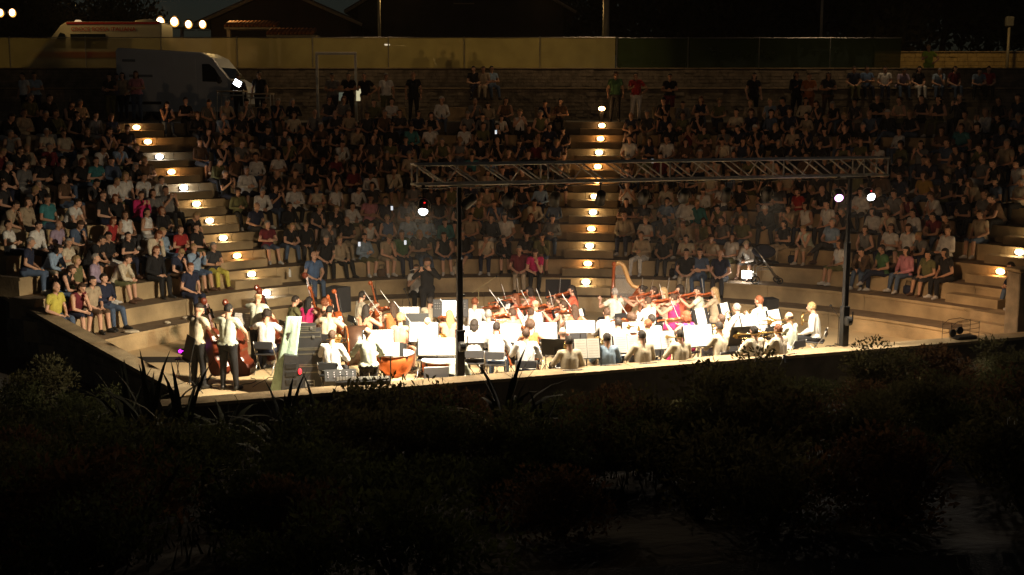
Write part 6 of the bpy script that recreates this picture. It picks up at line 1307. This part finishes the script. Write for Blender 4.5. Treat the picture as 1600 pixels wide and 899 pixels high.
# ---------------- poles and flood lamps
def pole(u, v1, y, r_, lab, head=None):
    p = aty(u, v1, y); o = empty('lamp_pole', (p.x, y, 6.85), 0, lab, 'pole', 'poles behind the screens'); b = MB(); b.tube([(0, 0, 0), (0, 0, p.z - 6.85)], [r_, r_ * .8], 12); b.build('shaft', mat('galvanised', (.42, .38, .30), .5, .3, var=.15), o, True)
    b = MB(); b.lathe([(r_ * 2, 0), (r_ * 2, .05), (r_ * 1.2, .12)], n=12); b.build('base_collar', M_STEEL, o)
    if head: b = MB(); b.box((0, 0, p.z - 6.85 + .22), (.34, .26, .44), bev=.04); b.build('lamp_head', M_CL['grey'], o)
    return o
pole(591, -60, 57, .075, 'thin pale pole behind the screen left of centre'); pole(948, -60, 55, .16, 'thick concrete pole behind the end of the pale screen'); pole(1287, -60, 57, .07, 'thin pale pole behind the dark green screen'); pole(1577, 42, 54.5, .07, 'short pole with boxy lamp head at far right', True)
mast = {}
for i, (u, v) in enumerate([(251, 34), (273, 34), (295, 38), (317, 38), (1, 20), (20, 20)]):
    y = 62; p = aty(u, v, y); k_ = 'L' if i > 3 else 'M'
    if k_ not in mast: mast[k_] = p
    o = empty('sports_floodlight', p, 0, ('amber-white floodlight, %s from left on the mast above the ambulance' % ORD[i + 1]) if i < 4 else 'amber-white floodlight at the top left corner, %s of two' % ('left' if i == 4 else 'right'), 'floodlight', 'amber floodlights on masts')
    b = MB(); b.lathe([(.12, .28), (.22, .15), (.26, 0), (.25, -.04)], M=Matrix.Rotation(R(-80), 4, 'X'), n=16); b.build('housing', M_BLACK, o, True)
    b = MB(); b.ell((0, -.02, 0), (.23 if i < 2 else .19, .10, .27 if i < 2 else .23)); b.build('lens', E_MAT('sodium_glow', (1, .46, .10), 1.6), o, True); b = MB(); b.ell((0, -.10, 0), (.16 if i < 2 else .13, .06, .19 if i < 2 else .16)); b.build('bulb', E_MAT('bulb_glow', (1, .86, .62), 12), o, True); b = MB(); b.tube([(-.28, .05, 0), (-.28, .12, -.3), (.28, .12, -.3), (.28, .05, 0)], .02, 6); b.build('yoke', M_BLACK, o)
for k_, (us, lab) in {'M': ((251, 317), 'mast carrying four amber floodlights'), 'L': ((-30, 20), 'mast carrying floodlights at the top left corner')}.items():
    a = aty(us[0] - 10, 44 if k_ == 'M' else 28, 62.2); c = aty(us[1] + 10, 44 if k_ == 'M' else 28, 62.2); o = empty('floodlight_mast', ((a.x + c.x) / 2, 62.2, 6.85), 0, lab, 'mast'); h = a.z - 6.85
    b = MB(); b.tube([(0, 0, 0), (0, 0, h)], .09, 10); b.build('shaft', M_BLACK, o); b = MB(); b.box((0, 0, h), (c.x - a.x, .08, .08)); b.build('crossbar', M_BLACK, o)
SOD = (1, .62, .20)
for (x, y, z, tx, ty, tz, pw, ang) in [(-21.5, 52.6, 12.0, -14.5, 54, 8.0, 190, 80), (-14, 61.5, 10.4, -13, 51, 7.9, 400, 100), (-5, 58.5, 11.5, -5, 51, 7.6, 470, 120), (1.5, 58.5, 11, 1.2, 51.5, 7.6, 470, 95), (-21, 60, 10.5, -19, 51, 7.9, 450, 100), (19, 50.5, 12.5, 20, 56, 7.4, 260, 80)]:  # first spot added before the ambulance to light its near side
    lamp('sodium_lamp', 'SPOT', (x, y, z), pw, SOD, .25, (tx, ty, tz), ang, .6)
# unseen lamp heads on added long arms, placed to light the back wall
for (u_, yb, tgt, pw) in [(948, 55, (3, 48, 5.8), 420), (1287, 57, (13, 48, 5.8), 420), (591, 57, (-7, 47, 5.8), 420)]:
    x = aty(u_, 0, yb).x; o = empty('street_lamp_head', (x, 47.4, 14.3), 0, 'unseen lamp head on an added long arm, pole %s' % {948: 'at the end of the pale screen', 1287: 'behind the green screen', 591: 'left of centre'}[u_], 'added lamp')
    b = MB(); b.tube([(0, 0, .1), (0, yb - 47.4, .3)], .05, 8); b.build('arm', M_STEEL, o); b = MB(); b.box((0, -.1, .06), (.35, .7, .14), bev=.03); b.build('housing', M_CL['grey'], o)
    b = MB(); b.box((0, -.1, -.02), (.28, .55, .02)); b.build('lens', E_MAT('added_lamp_glow', (1, .7, .4), 6), o)
    b = MB(); b.tube([(0, yb - 47.4, -3), (0, yb - 47.4, .3)], .07, 8); b.build('upper_shaft', M_STEEL, o)
    lamp('added_lamp_light', 'SPOT', (x, 47.3, 14.2), pw, (1, .66, .34), .2, tgt, 95, .8)
lamp('sports_floodlight_beam', 'SPOT', (-17.0, 61.3, 10.9), 1000, (1, .55, .25), .3, (-11, 36, 3.5), 46, .8)
# stair pier and railing at the right end
p = at(1588, 540, .3); o = empty('gate_pier', (p.x, p.y, 0), R(20), 'dark stone pier at the foot of the right stairs', 'pier')
b = MB(); b.box((0, 0, 1.0), (.42, .42, 2.0), bev=.02); b.build('shaft', M_FACING, o); b = MB(); b.box((0, 0, 2.05), (.50, .50, .08), bev=.015); b.build('cap', M_CAP, o)
p = at(1606, 545, .3); o = empty('railing', (p.x + .1, p.y, 0), R(20), 'railing with upright bars right of the stone pier', 'railing')
for i in range(6): b = MB(); b.tube([(i * .12, 0, 0), (i * .12, 0, 1.9)], .012, 6); b.build('bar', M_STEEL, o)
b = MB(); b.tube([(-.05, 0, 1.9), (.7, 0, 1.9)], .02, 8); b.build('top_rail', M_STEEL, o)
# wire basket on the front wall
p = at(1503, 532, WALLZ); p = Vector((p.x, p.y + .12, WALLZ + .004)); o = empty('wire_basket', p, math.atan2(WDIR.y, WDIR.x), 'small dark wire basket holding two round discs on the front wall', 'basket')
b = MB(); b.box((.12, 0, .04), (.52, .26, .07), bev=.02); b.build('tray', M_BLACK, o)
for z_ in (.12, .22, .32):
    for sy in (-.14, .14): b = MB(); b.tube([(-.36, sy, z_), (.38, sy, z_ + .03)], .005, 5); b.build('wire', M_BLACK, o)
for x_ in (-.36, .38): 
    for sy in (-.14, .14): b = MB(); b.tube([(x_, sy, 0), (x_, sy, .40)], .006, 5); b.build('wire', M_BLACK, o)
for sy in (-.14, .14): b = MB(); b.tube([(-.36, sy, .32), (-.2, sy, .42), (.1, sy, .44), (.38, sy, .36)], .006, 5); b.build('wire', M_BLACK, o)
for x_, z_ in ((-.22, .15), (-.04, .20)): b = MB(); b.lathe([(.085, -.015), (.085, .015)], (x_, -.03, z_), Matrix.Rotation(R(90), 4, 'X'), 16); b.build('disc', M_BLACKP, o)
# papers and bottles lying about
for (u, v, lv, lab, w_) in [(290, 513 - 14, 1, 'crumpled white paper on the lowest tier at far left', .16), (262, 506, 1, 'second crumpled paper further left on the lowest tier', .16), (205, 520, 1, 'pale folded cloth on the lowest tier at far left', .42)]:
    p = at(u, v, zk(lv)); b = MB(); 
    b.ell((0, 0, .03), (w_ / 2, w_ / 3, .035), None, 9, 6); b.v = [(x + .02 * mnoise.noise(Vector((x * 30, y * 30, z * 30))), y + .02 * mnoise.noise(Vector((x * 30, z * 30, y * 30))), max(.004, z + .02 * mnoise.noise(Vector((z * 40, y * 30, x * 30))))) for x, y, z in b.v]
    o = b.build('litter', M_CL['cream']); o.location = p; tag(o, lab, 'litter')
p = at(452, 430, zk(2) + .22); o = empty('water_bottle', at(453, 433, zk(2) + .21), 0, 'white bottle standing on the lower steps of the left stairs', 'bottle')
b = MB(); b.lathe([(.035, 0), (.037, .02), (.037, .17), (.014, .22)], n=12); b.build('bottle_body', M_WHITE, o, True); b = MB(); b.lathe([(.016, .22), (.016, .245)], n=10); b.build('cap', M_CL['blue'], o)

b = MB(); b.box((0, 0, 0), (.075, .010, .14), bev=.003); ph_me = b.mesh('case', [M_BLACKP]); b = MB(); b.box((0, .007, 0), (.066, .004, .125)); ps_me = b.mesh('screen', [E_MAT('added_speck_glow', (.85, .92, 1), .8)])  # phone-shaped glows added for bright specks among the crowd
for (u, v, lab) in [(612, 313, 'added phone glow in the middle block left of the first spotlight'), (634, 366, 'added phone glow in the middle block below the first spotlight'), (776, 202, 'small added phone glow high in the middle block'), (1018, 246, 'small added phone glow in the right block above the truss'), (560, 386, 'added phone glow low in the first full row, left of the flautist')]:
    lv = min(range(3, 13), key=lambda k: abs(proj(off(0 if u < 900 else 4, Dk(k), zk(k) + .62))[1] - v)); s_ = min((i * .05 for i in range(-200, 260)), key=lambda t: abs(proj(off(t, Dk(lv) - .28, zk(lv) + .55))[0] - u)); p = off(s_, Dk(lv) - .30, zk(lv) + .56)
    o = empty('phone', p, math.atan2(nrm(s_)[0], -nrm(s_)[1]) + math.pi, lab, 'phone', 'added phone glows in the audience'); link('case', ph_me, o); link('screen', ps_me, o, None, Matrix.Translation((0, -.014, 0)))
bags = 0
for q in [q for q in seats if q['k'] in (3, 4)][::4][:16]:
    c_, s_ = math.cos(q['rz']), math.sin(q['rz']); lx, ly = .27, .34; p = q['p'] + Vector((c_ * lx - s_ * ly, s_ * lx + c_ * ly, 0)); col = ['black', 'brown', 'beige', 'navy', 'cream'][bags % 5]; bags += 1
    o = empty('bag', p, q['rz'], '%s bag on the step beside the %s in %s, %s row, %s seat' % (col, age_word(q).split()[-1], q['top'], ORD[q['k'] - 2], ORD[q['i'] + 1]), 'bag', 'bags on the steps')
    b = MB(); b.box((0, 0, .13), (.28, .13, .24), bev=.04); b.build('pouch', M_CL[col], o, True); b = MB(); b.tube([(-.09, 0, .24), (-.07, 0, .36), (.07, 0, .36), (.09, 0, .24)], .009, 6); b.build('strap', M_CL['black'], o)
for i, (u, v) in enumerate([(1026, 556), (596, 603), (700, 600), (836, 586), (1148, 556), (470, 560), (950, 560)]):
    p = at(u, v, 0); o = empty('water_bottle', p, 0, ['dark blue bottle standing among the players along the front wall', 'clear bottle by the glockenspiel', 'clear bottle at the foot of the wide white score', 'clear bottle by the feet of the man in braces', 'clear bottle on the floor at right of centre', 'clear bottle left of the equipment cases', 'clear bottle beside the striped shirt player'][i], 'bottle', 'bottles on the stage floor')
    b = MB(); b.lathe([(.034, 0), (.036, .02), (.036, .17), (.014, .22)], n=12); b.build('bottle_body', M_CL['blue'] if i == 0 else M_CL['light blue'], o, True); b = MB(); b.lathe([(.016, .22), (.016, .245)], n=10); b.build('cap', M_WHITE, o)
b = MB(); q = []
for i in range(60): t = TLen * i / 59; q.append(T(t, .2, tz0 - .03 - .05 * abs(math.sin(i * .62))))
b.tube(q, .012, 5); b.build('power_cable', M_BLACK, tr, True)
# ---------------- vegetation
def leafmat(name, c):
    m = mat(name, c, .95, var=.5, scale=3); t = m.node_tree; b = t.nodes['Principled BSDF']; out = t.nodes['Material Output']
    tl = t.nodes.new('ShaderNodeBsdfTranslucent'); mx = t.nodes.new('ShaderNodeMixShader'); mx.inputs[0].default_value = .45; src = b.inputs['Base Color'].links[0].from_socket
    t.links.new(src, tl.inputs[0]); t.links.new(b.outputs[0], mx.inputs[1]); t.links.new(tl.outputs[0], mx.inputs[2]); t.links.new(mx.outputs[0], out.inputs[0])
    return m
M_LEAF = [leafmat('leaf_green', (.075, .085, .03)), leafmat('leaf_olive', (.095, .085, .035)), leafmat('leaf_rust', (.12, .065, .03))]
M_BARK = mat('bark', (.05, .035, .025), .95, var=.4)
def crown_mesh(n, R_, H, leaf, seed, m, blobs=9):
    r_ = random.Random(seed); b = MB(); cs = [(r_.uniform(-.6, .6) * R_, r_.uniform(-.6, .6) * R_, r_.uniform(.3, .85) * H, r_.uniform(.35, .6)) for _ in range(blobs)]
    for i in range(n):
        cx, cy, cz, cr = cs[r_.randrange(blobs)]
        d = Vector((r_.gauss(0, 1), r_.gauss(0, 1), r_.gauss(0, 1))).normalized() * (cr * (r_.random() ** .4))
        c = Vector((cx + d.x * R_, cy + d.y * R_, max(.03, cz + d.z * H * .55)))
        t = (Vector((d.x, d.y, abs(d.z) + .3)) + Vector((r_.gauss(0, .5), r_.gauss(0, .5), r_.gauss(0, .4)))).normalized(); s = t.cross(Vector((r_.gauss(0, 1), r_.gauss(0, 1), r_.gauss(0, 1)))).normalized(); l = leaf * r_.uniform(.6, 1.3)
        b.add([c, c + t * l * .5 + s * l * .22, c + t * l, c + t * l * .5 - s * l * .22], [(0, 1, 2, 3)])
    return b.mesh('foliage', [m])
def stem_mesh(R_, H, seed):
    r_ = random.Random(seed); b = MB()
    for i in range(7):
        a = r_.uniform(0, 6.28); b.tube([(0, 0, 0), (math.cos(a) * R_ * .3, math.sin(a) * R_ * .3, H * .35), (math.cos(a) * R_ * .6, math.sin(a) * R_ * .6, H * r_.uniform(.6, .8))], [.03 * H, .02 * H, .008 * H], 5)
    return b.mesh('stems', [M_BARK])
SH = [(crown_mesh(2600, .62, .75, .056, 10 + i, M_LEAF[i % 3]), stem_mesh(.62, .75, i)) for i in range(5)]
def wall_y(x): return WA.y + (x - WA.x) * WDIR.y / WDIR.x
shr = []
def shrub(x, y, s, lab):
    i = rnd.randrange(5); z = slope_z(x, y) - .05; o = empty('shrub', (x, y, z), rnd.uniform(0, 6), lab, 'shrub', 'low shrubs on the planted slope', s); link('foliage', SH[i][0], o); link('stems', SH[i][1], o)
cnt = 0
for row in range(11):
    x = -7.5 + row * .3; cnt = 0
    while x < 15:
        t = -.75 - row * 1.35 + rnd.uniform(-.45, .45); y = wall_y(x) + t; u, v = proj((x, y, slope_z(x, y) + .3))
        s = .35 + 1.15 * max(0, min(1, .5 + 1.3 * mnoise.noise(Vector((x * .55, t * .8, 4))))) * rnd.uniform(.75, 1.1)
        if row == 0: s = rnd.uniform(.28, .42) if u < 1330 else (rnd.uniform(.42, .55) if u < 1430 else rnd.uniform(.65, .85))
        if row in (1, 2): s = min(s, (.48 if row == 1 else .62) if u < 1340 else .85)
        
        if -80 < u < 1680 and rnd.random() < .93 and y > 6.9 and (row == 0 or s > .5):
            cnt += 1
            shrub(x, y, s, 'leafy low shrub, %s from the left in the %s row below the front wall' % (ORD[min(cnt, 30)].replace(' ', '-'), ORD[row + 1]))
        x += rnd.uniform(.6, 1.15)
for i, (u, y, s) in enumerate([(15, 21.5, 1.3), (60, 22.5, 1.4), (110, 21.0, 1.2), (150, 20.6, 1.0), (30, 19.2, 1.3), (90, 18.6, 1.2), (-25, 20.5, 1.4), (140, 18.0, 1.1), (185, 19.4, .9), (10, 16.8, 1.3), (70, 16.2, 1.2), (130, 15.8, 1.2), (-10, 14.6, 1.3), (45, 13.6, 1.2), (110, 13.2, 1.2), (10, 11.6, 1.2), (60, 10.8, 1.1)]):
    p = aty(u, 500, y); shrub(p.x, y, s, 'dark bush below the left stone wall, %s from the wall top' % ORD[i + 1])
# rough grass between the shrubs: one uncountable mass
gr = random.Random(5); b = MB()
for i in range(16000):
    x = gr.uniform(-9, 15); y = wall_y(x) - gr.uniform(.1, 12.5)
    if y < 7.9: continue
    z = slope_z(x, y) - .02; h = gr.uniform(.07, .26); a = gr.uniform(0, 6.28); dx, dy = math.cos(a) * .012, math.sin(a) * .012; l = gr.uniform(-.4, .4) * h
    b.add([(x - dx, y - dy, z), (x + dx, y + dy, z), (x + l, y + l * .5, z + h)], [(0, 1, 2)])
tag(b.build('rough_grass', mat('dry_grass', (.06, .05, .022), .9, var=.5, scale=2)), 'short rough dry grass between the shrubs', 'grass', kind='stuff')
# sword-leaved plants
def blade_mesh(L_, w_, bend, seed, m):
    r_ = random.Random(seed); b = MB(); N = 7; vs = []
    for i in range(N + 1):
        t = i / N; a = bend * t * t; ww = w_ * (1 - t ** 2.5) * (.6 + 1.2 * min(t, .35)) + .0015; x = L_ * t * math.sin(a); z = L_ * t * math.cos(a)
        vs += [(x + ww * .25, -ww, z), (x, 0, z - ww * .1), (x + ww * .25, ww, z)]
    fs = [(i * 3 + j, i * 3 + j + 1, (i + 1) * 3 + j + 1, (i + 1) * 3 + j) for i in range(N) for j in range(2)]
    b.add(vs, fs); return b.mesh('leaf', [m], True)
M_AG = [mat('agave_leaf', (.05, .055, .028), .8, var=.3, scale=4), mat('dry_leaf', (.32, .24, .12), .8, var=.3, scale=5)]
BL = {'flax': [blade_mesh(1.35, .046, .25 + .28 * i, i, M_AG[0]) for i in range(4)], 'agave': [blade_mesh(1.0, .075, .25 + .3 * i, i, M_AG[0]) for i in range(4)], 'dry': [blade_mesh(1.1, .028, .9 + .5 * i, i, M_AG[1]) for i in range(3)]}
def sword(u, v, top_v, y, kind, n, lab, spread=1.0):
    p = aty(u, v, y); z = slope_z(p.x, y) - .08; tz = aty(u, top_v, y).z; sc_ = max(.4, (tz - z) / (1.32 if kind == 'flax' else .97)); o = empty('sword_leaved_plant' if kind == 'flax' else 'agave', (p.x, y, z), 0, lab, 'plant', 'spiky plants on the slope')
    for i in range(n):
        az = 2.4 * i + rnd.uniform(-.3, .3); tilt = (i / n) ** 1.5 * spread * (.75 if kind == 'flax' else 1.1); f = sc_ * rnd.uniform(.78, 1.02); bm = BL[kind][min(3, int(4 * i / n))]
        if rnd.random() < .12: bm = BL['dry'][rnd.randrange(3)]
        link('leaf', bm, o, None, Matrix.Rotation(az, 4, 'Z') @ Matrix.Rotation(tilt, 4, 'Y') @ Matrix.Scale(f, 4))
for a in [(200, 640, 548, 18.6, 'flax', 20, 'spiky plant silhouetted against the left stone wall', .8), (235, 650, 552, 17.6, 'flax', 18, 'spiky plant silhouetted before the lit floor at far left', .7), (285, 680, 556, 16.4, 'flax', 14, 'leaning spiky plant left of the standing bass player', 1.2), (352, 650, 612, 19.3, 'agave', 26, 'small spiky rosette directly below the standing bass player', 1.2),
          (447, 720, 560, 15.8, 'flax', 18, 'tall spiky plant in front of the pale green panel', .8), (500, 720, 580, 16.2, 'flax', 16, 'tall spiky plant in front of the black cases', .8), (790, 740, 545, 15.0, 'flax', 22, 'tall spiky plant right of the truss post', .75), (845, 760, 600, 14.4, 'flax', 14, 'thin leaved spiky plant below the cream shirted men', 1.0),
          (1455, 790, 648, 12.8, 'flax', 14, 'pale bladed plant at lower right', .8), (1500, 800, 640, 12.6, 'flax', 12, 'pale bladed plant right of its twin at lower right', .7), (1548, 830, 720, 12.0, 'agave', 14, 'curled dry leaved plant near the lower right corner', 1.2), (905, 760, 640, 14.6, 'flax', 12, 'thin bladed plant at lower centre', 1.1), (120, 780, 640, 13.6, 'flax', 18, 'dark spiky plant at lower left', .9), (320, 800, 680, 12.8, 'flax', 16, 'dark spiky plant at lower left of centre', 1.0), (640, 780, 690, 13.4, 'flax', 14, 'dark bladed plant below the kettle drums', 1.1), (1120, 800, 730, 12.4, 'agave', 12, 'low agave at lower right of centre', 1.2)]: sword(*a)
# fallen pale stone
p = aty(1375, 785, 12.2); b = MB(); b.ell((0, 0, .08), (.16, .12, .13), None, 9, 6); b.v = [tuple(Vector(q) * (1 + .3 * mnoise.noise(Vector(q) * 9))) for q in b.v]; o = b.build('rock', M_CONC); o.location = (p.x, 12.2, slope_z(p.x, 12.2)); tag(o, 'small pale rock lying on the dark slope at lower right', 'rock')
# trees behind the screens
TC = [(crown_mesh(4200, 3.8, 6.2, .42, 50 + i, M_LEAF[i % 2], 16)) for i in range(3)]
for i, (u, y, s, th) in enumerate([(1010, 74, 1.0, 1.0), (1120, 66, 1.0, .9), (1180, 84, 1.2, 1.2), (1245, 72, 1.15, 1.0), (1330, 66, 1.0, 1.1), (1400, 74, 1.25, 1.2), (1475, 68, 1.1, 1.1), (1545, 72, 1.3, 1.2), (1615, 66, 1.2, 1.2), (180, 84, 1.0, 1.0), (60, 78, .9, 1.0), (920, 80, 1.0, 1.1), (1065, 92, .9, .8)]):
    p = aty(u, 60, y); o = empty('broadleaf_tree', (p.x, y, 6.85), rnd.uniform(0, 6), 'dark leafy tree behind the screens, %s from the left' % ORD[[9, 10, 1, 0, 7, 2, 8, 3, 4, 5, 6, 11, 12].index(i) + 1 if False else [10, 9, 11, 0, 12, 1, 2, 3, 4, 5, 6, 7, 8].index(i) + 1], 'tree', 'trees behind the screens', s)
    link('crown', TC[i % 3], o, None, Matrix.Translation((0, 0, .5 * th)))
    b = MB(); b.tube([(0, 0, 0), (.1, .05, 1.6), (.2, -.1, 3.2), (.1, .1, 4.6)], [.22, .17, .12, .05], 8); b.tube([(.15, 0, 2.4), (1.0, .4, 4.0)], [.09, .03], 6); b.tube([(.12, 0, 2.0), (-1.1, -.3, 3.7)], [.09, .03], 6); b.build('trunk', M_BARK, o, True)

# ------------------------------------------------------------------ stands in for lens glare: thin added haze that the lamps light up
HZ = 0.0005
hb_ = MB(); hb_.box((0, 400, 8.4), (1860, 1660, 22.4)); hzo = hb_.build('veil', bpy.data.materials.new('added_veil')); tag(hzo, 'thin warm added haze over the theatre', kind='stuff')
m = hzo.data.materials[0]; m.use_nodes = True; t = m.node_tree; t.nodes.clear(); out = t.nodes.new('ShaderNodeOutputMaterial'); pv_ = t.nodes.new('ShaderNodeVolumePrincipled')
pv_.inputs['Color'].default_value = (.95, .88, .80, 1); pv_.inputs['Density'].default_value = HZ; pv_.inputs['Anisotropy'].default_value = .0
t.links.new(pv_.outputs[0], out.inputs['Volume'])
